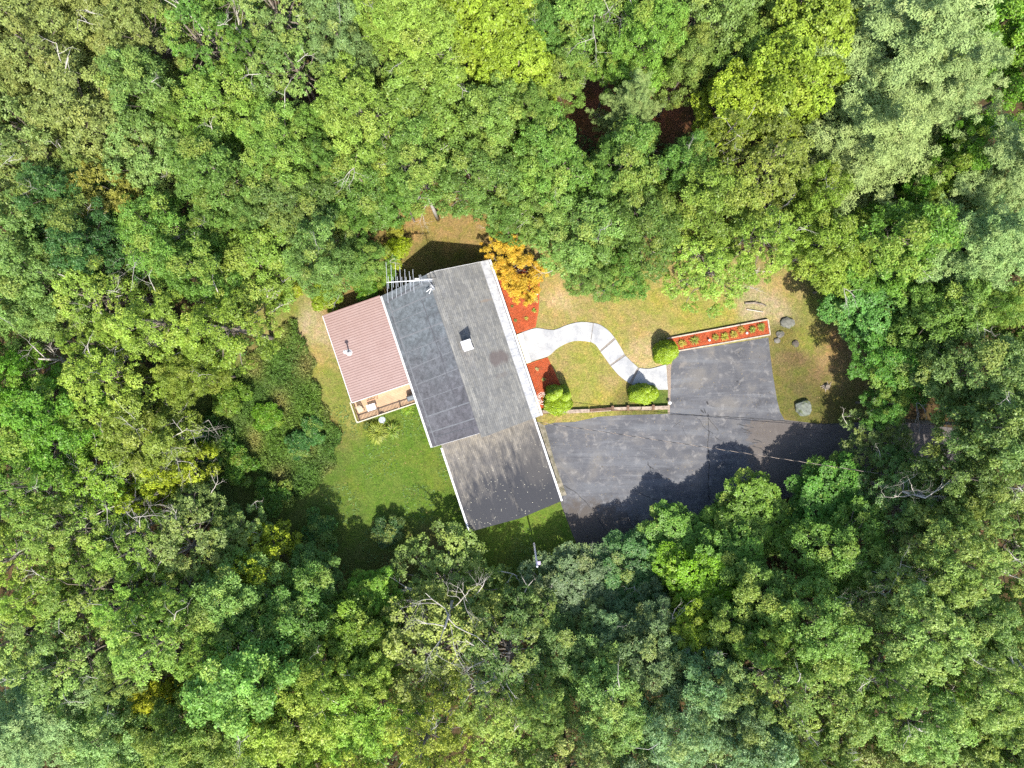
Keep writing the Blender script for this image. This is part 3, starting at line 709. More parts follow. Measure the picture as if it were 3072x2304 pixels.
# white slatted lounge chair and table on the deck
lc = empty('patio_table', hw(-12.7,2.05,.95), ROT); tag(lc, 'small white slatted patio table at the west end of the deck', 'table')
bm = MB()
for k in range(6): bm.box(-.4,.4,-.30+k*.1,-.235+k*.1,.68,.71)
bm.build('tabletop', M['white'], lc)
for sx in (-.34,.34):
    for sy in (-.2,.2): MB().bar((sx,sy,0),(sx,sy,.68),.05).build('leg', M['white'], lc)
pc = empty('patio_chair', hw(-13.75,2.15,.95), ROT+.2); tag(pc, 'white patio chair in the corner of the deck', 'chair')
bm = MB()
for k in range(5): bm.box(-.23+k*.095,-.16+k*.095,-.22,.22,.42,.45)
bm.build('seat', M['rail'], pc)
bm = MB(); 
for k in range(5): bm.bar((-.2+k*.095,.22,.45),(-.2+k*.095,.34,.95),.07,.02)
bm.build('backrest', M['rail'], pc)
for sx in (-.22,.22):
    for sy in (-.2,.22): MB().bar((sx,sy,0),(sx,sy,.42),.045).build('leg', M['rail'], pc)

# satellite dish on the deck rail
sd = empty('satellite_dish', hw(-12.15,.70,0), ROT); tag(sd, 'grey satellite dish on a short mast below the deck rail', 'satellite dish')
bm = MB(); bm.tube([(0,.15,0),(0,.15,1.2),(0,.0,1.45)], .03, 8); bm.build('mast', M['alu'], sd)
o = MB().lathe([(.001,-.09),(.12,-.08),(.22,-.05),(.30,0),(.31,.0),(.31,.012),(.22,-.035),(.12,-.065),(.001,-.075)], n=26).build('dish', simple('dish_grey', (.20,.22,.235), .45, .05, 2), sd, smooth=True)
o.location = (0,-.05,1.55); o.rotation_euler = (math.radians(38),math.radians(12),0); o.scale = (1,1.15,1)
MB().bar((0,-.05,1.5),(.05,-.45,1.62),.025).build('feed_arm', M['alu'], sd)

# doorstep by the front door
bm = MB(); pl = px_poly([(1549,1004),(1566,998),(1594,1086),(1579,1091)], .25); bm.prism(pl, 0, .22)
ds = bm.build('doorstep', simple('cream_step', (.55,.50,.37), .8, .1, 3), bevel=.02); tag(ds, 'cream concrete doorstep between the eave and the curved walk', 'doorstep')

# TV antenna
an = empty('tv_antenna', hw(0,0,0)); 
mb = P(1300,861,5.75); an.location = mb; tag(an, 'long rooftop television antenna with many thin crossbars above the membrane roof', 'antenna')
AZ_ = 9.2
mt = P(1287,846,AZ_)
bm = MB(); bm.tube([rel(an,mb), rel(an,(mb.x,mb.y,AZ_+.15))], .03, 8); bm.build('mast', M['alu'], an)
bm = MB()
for k in range(3):
    a = k*2.094+.4; bm.tube([rel(an,(mb.x+.45*math.cos(a), mb.y+.45*math.sin(a), zr(-4.6)+(.3 if k else 0)-.3)), rel(an,(mb.x,mb.y,7.0))], .018, 6)
bm.build('tripod', M['alu'], an)
def az(x, y, z=AZ_): return P(1130+x/10.055, 770+y/10.055, z)
bm = MB(); bm.bar(rel(an,az(300,778)), rel(an,az(1680,690)), .05); bm.bar(rel(an,az(1000,735,AZ_+.06)), rel(an,az(1300,712,AZ_+.06)), .10,.06); bm.build('boom', M['white'], an)
els = [(280,170,345,1390),(430,250,472,1290),(562,200,602,1230),(697,300,742,1190),(845,380,877,1110),(980,445,1018,1030),(1088,385,1130,1090),
       (348,590,362,960),(487,600,505,925),(622,600,645,915),(755,610,772,895),(885,610,905,885),(1018,600,1035,860),(1278,550,1312,870),(1325,545,1370,865)]
for k in range(13): els.append((1375+k*24,655,1385+k*24,765))
for i, e in enumerate(els):
    bm = MB(); bm.tube([rel(an,az(e[0],e[1],AZ_+.04)), rel(an,az(e[2],e[3],AZ_+.04))], .015 if i < 15 else .010, 5); bm.build('crossbar', M['alu'], an)
bm = MB(); bm.tube([rel(an,az(1350,665,AZ_)), rel(an,az(1550,640,8.3)), rel(an,P(1309,832,6.3))], .02, 6); bm.build('cable', M['black'], an)
bm = MB(); bm.box(-.16,.16,-.09,.09,-.08,.08); o = bm.build('amplifier', M['white'], an); o.location = rel(an, az(1215,690,AZ_+.06))
dd = empty('roof_dish', P(1298,864,6.0)); tag(dd, 'small white tilted dish on a bracket at the roof ridge beside the antenna foot', 'dish')
o = MB().lathe([(.001,-.05),(.2,-.02),(.29,.03),(.29,.045),(.2,0),(.001,-.03)], n=22).build('reflector', M['white'], dd, smooth=True); o.rotation_euler = (0,math.radians(62),math.radians(35)); o.location = (0,0,.45)
bm = MB(); bm.tube([(0,0,-.2),(0,0,.45)], .03, 8); bm.bar((0,0,.4),(-.5,-.35,.2),.05); bm.bar((0,0,.35),(-.28,-.5,.15),.05); bm.build('bracket', M['white'], dd)

# overhead service cable: twisted bare and black strands
def cable_pt(s):
    a = P(1597,1264,3.5); b = P(2800,1446,6.5)
    p = a.lerp(b, s); p.z -= 1.0*4*s*(1-s)*.6; return p
sv = empty('service_cable', P(1597,1264,3.5)); tag(sv, 'pale overhead power cable running from the garage corner across the driveway into the trees', 'cable')
L = (P(2800,1446,6.5)-P(1597,1264,3.5)).length
for st_, (mat, nm) in enumerate((('oldwood','bare_strand'),('black','insulated_strand'),('black','insulated_strand'))):
    bm = MB(); pts = []
    n = 900
    for i in range(n+1):
        s_ = i/n; p = cable_pt(s_); a = s_*L/1.15*2*math.pi + st_*2.094
        pts.append(rel(sv, p+Vector((.25,1,0)).normalized()*math.cos(a)*.015+Vector((0,0,1))*math.sin(a)*.015))
    bm.tube(pts, .012, 5); bm.build(nm, M[mat], sv)

# white pole on the south lawn
pb = P(1602,1630,0)
fp = empty('pole', pb); tag(fp, 'tall white pole standing alone on the shaded lawn south of the garage', 'pole')
MB().tube([(0,0,0),(0,0,8.0)], [.09,.07], 12).build('shaft', simple('white_pole_paint', (.70,.67,.80), .4, .05, 2), fp)
bx = MB().box(-.11,.11,-.11,.11,-.15,.15).build('bird_box', simple('lilac_box', (.36,.30,.42), .6, .1, 2), fp, bevel=.03); bx.location = (.17,.0,6.9)
MB().add([(-.14,-.14,.15),(.14,-.14,.15),(.14,.14,.15),(-.14,.14,.15),(0,-.14,.24),(0,.14,.24)], [(0,1,4),(1,2,5,4),(2,3,5),(3,0,4,5)]).build('box_roof', bx.data.materials[0], bx)
MB().lathe([(.001,.1),(.07,.07),(.1,0),(.07,-.07),(.001,-.1)], c=(0,0,8.08), n=14).build('finial', M['alu'], fp)

# rocks
def rock(px, py, r, seed, label, col=(.30,.30,.28), moss=.4, flat=.55, group=None):
    t = NT('lichened_rock'); v = t.coord(); n = t.noise(3, 6, .7, v); n2 = t.noise(1.2, 5, .6, v)
    c = t.ramp(n, [(.3,tuple(c_*.16 for c_ in col)),(.65,tuple(c_*.36 for c_ in col))]); c = t.mix(t.ramp(n2, [(.62-moss*.3,0),(.70-moss*.1,1)]), c, (.06,.075,.02)); t.bump(n, .8, .06); m = t.fin(c, .9, .2)
    bm_ = bmesh.new(); bmesh.ops.create_icosphere(bm_, subdivisions=4, radius=1)
    rr = random.Random(seed); ds_ = [Vector((rr.gauss(0,1), rr.gauss(0,1), rr.gauss(0,1))).normalized() for _ in range(14)]; hs = [rr.uniform(.62,.95) for _ in ds_]
    for vt in bm_.verts:
        for d_, h_ in zip(ds_, hs):
            k = vt.co.dot(d_)
            if k > h_: vt.co -= d_*(k-h_)*.9
        vt.co += vt.co.normalized()*.05*math.sin(vt.co.x*9+seed)*math.cos(vt.co.y*8+vt.co.z*7)
        vt.co = Vector((vt.co.x*r*1.1, vt.co.y*r, vt.co.z*r*flat))
    me = bpy.data.meshes.new('boulder'); bm_.to_mesh(me); bm_.free()
    o = link('boulder', me, m); o.location = P(px, py, 0)+Vector((0,0,r*flat*.35)); o.rotation_euler = (0,0,rr.uniform(0,6)); return tag(o, label, 'boulder', group)
rock(2362,968,.62,1,'pale grey boulder just past the east end of the raised bed',(.42,.42,.36),.15)
rock(2330,1022,.30,2,'small pale rock against the northeast edge of the parking pad',(.45,.42,.36),.1)
rock(2386,1032,.34,3,'small flat brown rock in the grass below the pale boulder',(.28,.24,.20),.3)
rock(2408,1222,.80,4,'mossy boulder with a pale lichened side near the road bend',(.42,.46,.40),.42,.6)
rock(2340,1003,.36,6,'half buried grey rock touching the corner of the raised bed',(.33,.31,.27),.3)
rock(2595,940,.22,8,'small pale stone at the foot of the trees northeast of the pad',(.45,.42,.36),.1)

# stump with broken roots
stp = empty('tree_stump', P(2478,1160)); tag(stp, 'broken grey stump with splayed roots on the rough grass east of the pad', 'stump')
MB().tube([(0,0,-.1),(0,0,.15),(.02,0,.35)], [.34,.24,.2], 11).build('stump_wood', M['bark'], stp)
rr = random.Random(9); bm = MB()
for k in range(9):
    a = k*.7+rr.uniform(-.3,.3); L_ = rr.uniform(.3,.75); bm.tube([(0,0,.15),(math.cos(a)*L_*.5,math.sin(a)*L_*.5,.12),(math.cos(a+.3)*L_,math.sin(a+.3)*L_,.02)], [.08,.035,.012], 6)
bm.build('root', M['oldwood'], stp)
lg = MB().tube([P(2235,910,.15),P(2262,908,.18),P(2285,912,.15),P(2300,918,.12)], [.10,.09,.07,.04], 8).tube([P(2262,908,.18),P(2278,902,.3)], [.04,.015], 6).build('fallen_log', M['bark']); tag(lg, 'dark fallen log at the edge of the north trees above the raised bed', 'log')
lg = MB().tube([P(2240,928,.1),P(2265,932,.12),P(2290,936,.1)], [.05,.05,.03], 7).build('fallen_branch', M['pale_bark']); tag(lg, 'pale fallen branch lying just below the dark log', 'branch')

# small garden things
hz = empty('garden_hose', P(1628,1196,.06)); tag(hz, 'loose coil of pale garden hose on the red mulch beside the many-headed shrub', 'garden hose')
pts = []
rr = random.Random(12)
for i in range(200):
    a = i/200*2*math.pi*5; r = .30+.14*math.sin(i*.11)+.05*math.sin(a*.5+1)
    pts.append((r*math.cos(a)+.03*math.sin(i*.3), r*math.sin(a)*1.25, .03+.02*(i%40)/40+.02*(i/200*5)))
MB().tube(pts, .02, 6).build('hose', simple('hose_cream', (.62,.52,.46), .5, .2, 8), hz, smooth=True)
MB().tube([(.3,0,.1),(.36,.1,.1)], .03, 8).build('nozzle', M['alu'], hz)
pot = empty('flower_pot', P(1657,1233,.4)); tag(pot, 'small red pot standing on the sleeper wall', 'pot')
MB().lathe([(.001,0),(.10,0),(.14,.22),(.165,.22),(.165,.26),(.13,.26),(.12,.2),(.001,.2)], n=20).build('pot_body', M['red'], pot, smooth=False)
MB().lathe([(.12,.205),(.001,.215)], n=20).build('soil', M['soil'], pot)
lamp = empty('path_light', P(2006,1208)); tag(lamp, 'small white round path light at the corner of the parking pad', 'path light')
MB().tube([(0,0,0),(0,0,.5)], .025, 8).build('stake', M['white'], lamp)
MB().lathe([(.001,.62),(.06,.60),(.15,.53),(.15,.51),(.05,.5),(.001,.5)], n=20).build('lamp_head', M['white'], lamp)
for (q, z_, lab) in (((1611,883),.06,'white lantern at the mulch edge just below the orange tree'), ((2125,1021),.2,'white solar light in the middle of the raised bed'), ((2237,1000),.2,'white solar light near the east end of the raised bed')):
    l_ = empty('garden_light', P(*q, z_)); tag(l_, lab, 'garden light')
    MB().tube([(0,0,0),(0,0,.3)], .02, 8).build('stake', M['white'], l_)
    MB().lathe([(.001,.45),(.05,.44),(.11,.38),(.11,.36),(.06,.30),(.001,.28)], n=16).build('lamp_head', M['white'], l_)
# hose bib bits on sleeper wall: pale stone
rock(1688,1233,.24,21,'cream stone resting on the sleeper wall beside the red pot',(.62,.56,.44),.0,.9)
bpy.data.objects['boulder.006'].location.z = .5 if 'boulder.006' in bpy.data.objects else 0

# ------------------------------------------------------------------ foliage generators
def unit(a): return a/np.maximum(np.linalg.norm(a, axis=-1, keepdims=True), 1e-9)
def rosettes(P0, N0, k, L, W, rng, droop=.25, jit=.35, nj=.45):
    """k leaves round each point. returns V, tint per leaf index"""
    n = len(P0)
    t1 = unit(np.cross(N0, rng.normal(size=(n,3)))); t2 = np.cross(N0, t1)
    th = (np.arange(k)/k*2*np.pi)[None,:] + rng.uniform(-jit, jit, (n,k))*2
    d = np.cos(th)[...,None]*t1[:,None]+np.sin(th)[...,None]*t2[:,None]
    dr = droop*rng.uniform(-.6, 1.6, (n,k))[...,None]
    d = unit(d - dr*N0[:,None])
    nn = unit(N0[:,None]+nj*rng.normal(size=(n,k,3)))
    s = unit(np.cross(d, nn))
    l = (L*rng.uniform(.65,1.25,(n,k)))[...,None]; w = (W*rng.uniform(.7,1.2,(n,k)))[...,None]
    p = P0[:,None]+d*l*.1
    up = np.cross(s, d)
    A = p; B = p+d*l*.5+s*w*.5+up*w*.12; Cc = p+d*l-up*w*.15; D = p+d*l*.5-s*w*.5+up*w*.12
    V = np.stack([A,B,Cc,D], 2).reshape(-1,3)
    return V
def foliage_mesh(name, puffs, rng, n_ros, k=5, L=.24, W=.12, warm_p=.25, up=.55, shell=(.72,1.0), sq=.8, droop=.25, nr=.35, nj=.45):
    """puffs: (x,y,z,r)"""
    puffs = np.asarray(puffs, float)
    cnt = np.maximum((n_ros*(puffs[:,3]/puffs[:,3].mean())**2).astype(int), 6)
    pid = np.repeat(np.arange(len(puffs)), cnt); n = len(pid)
    d = rng.normal(size=(n,3)); d[:,2] = np.abs(d[:,2])*1.0-.35; d = unit(d)
    rr = puffs[pid,3]*rng.uniform(shell[0], shell[1], n)
    pos = puffs[pid,:3]+d*rr[:,None]*np.array([1,1,sq])
    N0 = unit(up*np.array([0,0,1])+.55*d+nr*rng.normal(size=(n,3)))
    V = rosettes(pos, N0, k, L, W, rng, droop, nj=nj)
    pt = rng.normal(0,.10,len(puffs)); pw = (rng.random(len(puffs)) < warm_p)*rng.uniform(.3,1,len(puffs))
    tint = np.clip(.5+pt[pid]+rng.normal(0,.10,n), 0, 1)
    tint = np.clip(np.repeat(tint, k)+rng.normal(0,.09,n*k), 0, 1)
    warm = np.clip(np.repeat(pw[pid]*rng.uniform(.3,1.0,n), k)+ (rng.random(n*k) < .03)*.7, 0, 1)
    Q = np.arange(len(V)).reshape(-1,4)
    return np_mesh(name, V, Q, {'tint': ('FACE','FLOAT',tint), 'warm': ('FACE','FLOAT',warm)})

def lobed(rng, n=5, amp=.22):
    ph = rng.uniform(0, 6.28, n); am = rng.uniform(.3, 1, n)*amp; am /= np.arange(1, n+1)**.5
    return lambda a: 1+sum(am[i]*np.sin((i+2)*a+ph[i]) for i in range(n))
def broad_puffs(rng, R=3.4, Hc=5.2, z0=0, n=74, pr=(.5,.95), open_=0):
    f = lobed(rng); out = []
    tries = 0
    while len(out) < n and tries < 4000:
        tries += 1
        a = rng.uniform(0, 6.283); q = math.sqrt(rng.random()); r = R*f(a)*q
        top = Hc*(max(0, 1-q**2.2))**.55
        z = z0 + top*(1 if rng.random() < .62 else rng.uniform(.15,.8)) + rng.normal(0,.35)
        if q > .8: z = z0+rng.uniform(-.9,1.2)
        p = np.array([r*math.cos(a), r*math.sin(a), z]); s = rng.uniform(*pr)
        if all(np.linalg.norm((p-o[:3])*np.array([1,1,.7])) > .62*(s+o[3])*(1+open_) for o in out[-200:]): out.append(np.array([*p, s]))
    return out
def limb(bm, a, b, r0, r1, rr, n=5, wob=.12):
    a = Vector(a); b = Vector(b); L = (b-a).length; pts = []
    for i in range(n+1):
        t_ = i/n; p = a.lerp(b, t_); p.z += math.sin(t_*math.pi)*-.08*L
        if 0 < i < n: p += Vector((rr.gauss(0,1), rr.gauss(0,1), rr.gauss(0,1)))*wob*L*.25
        pts.append(p)
    bm.tube(pts, [r0+(r1-r0)*i/n for i in range(n+1)], 5, cap=False); return pts
def twigs(bm, p, d, L, r, depth, rr, mi=0, spread=.75):
    """recursive bare branching"""
    d = d.normalized(); pts = [p]; q = p.copy(); n = 4
    for i in range(n):
        d = (d+Vector((rr.gauss(0,.16), rr.gauss(0,.16), rr.gauss(0,.12)))).normalized(); q = q+d*L/n; pts.append(q.copy())
    bm.tube(pts, [r*(1-.55*i/n) for i in range(n+1)], 4 if depth < 2 else 5, mi, cap=False)
    if depth <= 0: return
    for k in range(rr.choice((2,3,3))):
        i = rr.choice((2,3,4)); nd = (d+Vector((rr.gauss(0,spread), rr.gauss(0,spread), rr.gauss(.1,spread*.7)))).normalized()
        twigs(bm, pts[i], nd, L*rr.uniform(.5,.75), r*.5*rr.uniform(.7,1), depth-1, rr, mi, spread)

HT = 9.5      # height of crown base in prototypes; the mesh is scaled per tree
def make_trunk(seed, puffs, name='trunk', dead=3, base=8.2, rad=.19):
    rr = random.Random(seed); bm = MB()
    top = max(p[2] for p in puffs)
    lean = Vector((rr.uniform(-.5,.5), rr.uniform(-.5,.5), 0))
    bm.tube([(0,0,-.4),(0,0,.3),(lean.x*.3,lean.y*.3,base*.5),(lean.x,lean.y,base),(lean.x*.8,lean.y*.8,top-1)], [rad*1.5,rad*1.1,rad,rad*.8,rad*.25], 8, 0)
    sel = rr.sample(list(puffs), min(22, len(puffs)))
    for p in sel:
        h = rr.uniform(.0,.75); a = Vector((lean.x,lean.y,base+(top-1-base)*h*.8)); limb(bm, a, Vector(p[:3]), .075*(1-h*.4), .02, rr)
    for k in range(dead):
        p = Vector(rr.choice(list(puffs))[:3]); d = Vector((p.x, p.y, rr.uniform(.6,2.5)))
        twigs(bm, p+Vector((0,0,.1)), d, rr.uniform(.7,1.5), .038, 2, rr, 1)
    me_o = bm.build(name, [M['bark'], M['pale_bark']])
    me = me_o.data; bpy.data.objects.remove(me_o); me.polygons.foreach_set('use_smooth', [True]*len(me.polygons)); return me

PROTO = {}
def proto(kind, i, seed):
    rng = np.random.default_rng(seed)
    if kind == 'broad':
        pf = broad_puffs(rng, 3.4, rng.uniform(4,5.6), 9.0, 78)
        cm = foliage_mesh('crown', pf, rng, (68,60,80,72,56,86)[i], 5, (.205,.24,.17,.19,.25,.165)[i], (.095,.10,.085,.075,.12,.09)[i], shell=(.45,1.0))
        tm = make_trunk(seed, pf, dead=2)
    elif kind == 'oak':
        pf = broad_puffs(rng, 3.5, rng.uniform(3.6,5), 9.2, 84, (.42,.8))
        cm = foliage_mesh('crown', pf, rng, 52, 6, .20, .085, warm_p=.4)
        tm = make_trunk(seed, pf, dead=2)
    elif kind == 'airy':     # open crown, showing limbs
        pf = broad_puffs(rng, 3.4, rng.uniform(4.5,6.5), 8.6, 80, (.32,.62), .15)
        cm = foliage_mesh('crown', pf, rng, 32, 5, .18, .095, up=.7)
        tm = make_trunk(seed, pf, dead=6)
    elif kind == 'lush':   # maple, big soft mounds
        pf = broad_puffs(rng, 3.3, rng.uniform(4.5,6), 8.8, 60, (.62,1.05))
        cm = foliage_mesh('crown', pf, rng, 100, 5, .20, .13, warm_p=.15, up=.7)
        tm = make_trunk(seed, pf, dead=0)
    elif kind == 'pine':
        pf = []
        for tier in range(6):
            zb = 6.2+tier*1.75; Rt = (4.4, 3.9, 3.1, 2.3, 1.5, .7)[tier]; nb = (8, 8, 8, 7, 6, 4)[tier]
            for b in range(nb):
                a = (b+rng.uniform(-.28,.28))/nb*6.283+tier*.6; Rb = Rt*rng.uniform(.72,1.15); m = max(3, int(Rb/.46)); zj = rng.normal(0,.25)
                for q in range(m):
                    f = (q+1)/m
                    if f < .22 and Rt > 1.5: continue
                    wd = Rb*.17*math.sin(min(1, f*1.05)*3.0)**.8 if f < .98 else 0
                    for sd in (-1, 0, 1):
                        if abs(sd)*wd < .12 and sd != 0: continue
                        lat = sd*wd+rng.normal(0,.05); x = Rb*f-abs(sd)*wd*.35+rng.normal(0,.06)
                        zz = zb+zj+.10*Rb*f+.35*f*f-abs(sd)*wd*.18+rng.normal(0,.06)
                        pf.append([x*math.cos(a)-lat*math.sin(a), x*math.sin(a)+lat*math.cos(a), zz, rng.uniform(.25,.40)*(1.1-.35*f)])
        pf = np.array(pf)
        cm = foliage_mesh('crown', pf, rng, 44, 5, .13, .045, warm_p=.2, up=.2, shell=(.62,1.0), sq=1.0, droop=-.5, nr=.12, nj=.25)
        tm = make_trunk(seed, list(pf[pf[:,3] > 0][:60]), dead=2)
    elif kind == 'small':
        pf = broad_puffs(rng, 1.9, 2.4, 2.2, 42, (.35,.6))
        cm = foliage_mesh('crown', pf, rng, 40, 5, .17, .09, warm_p=.3)
        tm = make_trunk(seed, pf, dead=0, base=1.6, rad=.07)
    PROTO[(kind,i)] = (cm, tm)
for i in range(6): proto('broad', i, 100+i)
for i in range(3): proto('oak', i, 200+i)
for i in range(3): proto('airy', i, 300+i)
for i in range(3): proto('lush', i, 400+i)
for i in range(3): proto('pine', i, 500+i)
for i in range(3): proto('small', i, 600+i)
MATOF = {'broad':'leaf','oak':'oak','airy':'leaf','lush':'leaf','pine':'needle','small':'leaf'}
for (k,i),(cm,tm) in PROTO.items(): cm.materials.append(M[MATOF[k]])

TREES = []
def tree(kind, px, py, rpx, col, ht=14.0, label=None, name='broadleaf_tree', group='forest trees around the clearing', cat='tree'):
    """crown centre at photo pixel (px,py); rpx crown radius in photo pixels"""
    var = {'broad':6,'oak':3,'airy':3,'lush':3,'pine':3,'small':3}[kind]
    i = R_.randrange(var); cm, tm = PROTO[(kind,i)]
    small = kind == 'small'
    d_ = float(poly_dist(np.array(px), np.array(py), CLEAR))
    if kind not in ('pine','small'):
        if py > 1300: ht = min(ht, max(4.8, (4.4+(d_-75)*.023 if 1700 < px < 2780 else 6.0+(d_-75)*.028)))
        elif px > 2440 and py > 820: ht = min(ht, max(6, 7.0+(d_-70)*.03))
    zc = ht*(.8 if not small else .7)
    p = P(px, py, zc)
    R0 = 1.9 if small else (3.9 if kind == 'pine' else 3.4); H0 = 4.4 if small else 14.0
    r = rpx*(H-zc)/F
    o = empty(name, (p.x, p.y, float(ground_height(np.array(p.x), np.array(p.y)))), R_.uniform(0, 6.283)); o.scale = (r/R0, r/R0, ht/H0)
    cf = (1.22,1.22,1.0) if kind == 'pine' else (1.30,1.34,1.28)
    c = link('crown', cm, None, o); c.color = (col[0]*cf[0], col[1]*cf[1], col[2]*cf[2], 1)
    tk = link('trunk', tm, None, o)
    tag(o, label, cat, group)
    TREES.append((o, px, py, rpx, kind, col)); return o

OL=(.140,.168,.046); OLL=(.130,.175,.048); G=(.080,.145,.026); LG=(.115,.175,.045); YG=(.150,.205,.020); VG=(.080,.155,.022); BG=(.080,.120,.050); YM=(.135,.195,.028); PN=(.180,.245,.105); DK=(.045,.095,.025)
S = 'special'
# --- distinct trees
tree('pine',2740,110,330,PN,19,'broad pale grey-green pine filling the upper right corner','pine_tree','pale pines')
tree('pine',2620,420,265,(.185,.24,.095),17,'large pale pine below the corner pine, beside the yellow-green tree','pine_tree','pale pines')
tree('pine',2850,260,190,PN,17,'smaller pale pine between the two large corner pines and the right edge','pine_tree','pale pines')
tree('pine',3060,480,210,PN,18,'pale pine cut by the right edge, the higher of two there','pine_tree','pale pines')
tree('pine',2960,730,230,(.165,.25,.10),17,'pale pine by the right edge, the lower of two there','pine_tree','pale pines')
tree('pine',60,2190,240,(.165,.25,.115),17,'blue-green pine in the bottom left corner','pine_tree','pale pines')
tree('pine',1900,300,110,(.15,.21,.08),14,'small pale pine above the reddish brown forest gap','pine_tree','pale pines')
tree('lush',1470,70,150,YG,14,'bright yellow-green tree at the top edge, upper of the pair')
tree('lush',1555,215,110,YG,13,'bright yellow-green tree just below the one at the top edge')
tree('lush',2440,80,150,(.15,.20,.024),15,'yellow-green tree at the top edge next to the corner pine')
tree('lush',2370,240,140,YG,15.5,'brightest yellow-green tree left of the large pines')
tree('lush',2220,300,115,(.17,.22,.02),14,'yellow-green tree at the left end of the yellow group')
tree('oak',90,120,170,OL,15,'orange-tipped olive oak in the top left corner')
tree('oak',250,330,165,OL,15,'orange-tipped olive oak inward from the top left corner')
tree('oak',80,420,150,OLL,15,'olive oak at the left edge under the corner oak')
tree('oak',420,110,120,OL,15,'olive oak to the right of the corner oak across a dark gap')
tree('oak',340,590,110,(.17,.165,.03),14,'oak with golden orange tips beside dark shaded trees')
tree('small',790,1690,90,(.22,.26,.02),8,'yellow-green young tree in the shade southwest of the lawn','young_tree')
tree('small',440,1480,60,(.20,.25,.02),9,'lower of two yellow-green saplings west of the rough meadow','young_tree')
tree('small',530,1405,75,(.21,.25,.02),9,'upper of two yellow-green saplings west of the rough meadow','young_tree')
tree('lush',470,2085,65,(.26,.27,.02),11,'small golden-green tree in the lower left forest')
tree('lush',2120,1760,120,(.10,.19,.010),11,'vivid green tree with yellow tips below the driveway')
tree('lush',2030,1640,115,VG,7.5,'deep green tree overhanging the south corner of the driveway')
tree('lush',2265,1560,120,(.095,.165,.02),7.5,'vivid green tree reaching over the driveway from the south')
tree('lush',2180,1690,120,VG,9.5,'vivid green rounded tree second back from the driveway')
tree('broad',2080,1900,90,(.16,.22,.02),13,'yellow-tipped green tree behind the vivid green group')
tree('airy',1350,1760,165,(.105,.155,.03),11,'open-crowned tree standing behind the garage')
tree('airy',1280,1960,190,(.16,.19,.04),14,'sparse tree with many pale bare limbs in the bottom middle')
tree('broad',1740,1790,150,BG,11.5,'dark blue-green tree just south of the white pole')
tree('broad',1900,1720,110,(.05,.11,.03),8.5,'darkest blue-green tree at the tip of the shaded driveway')
tree('lush',2630,900,120,(.065,.15,.03),13,'dark green tree overhanging the rough grass from the east')
tree('airy',2640,1330,110,(.09,.13,.035),8.5,'thin tree with pale limbs standing over the road')

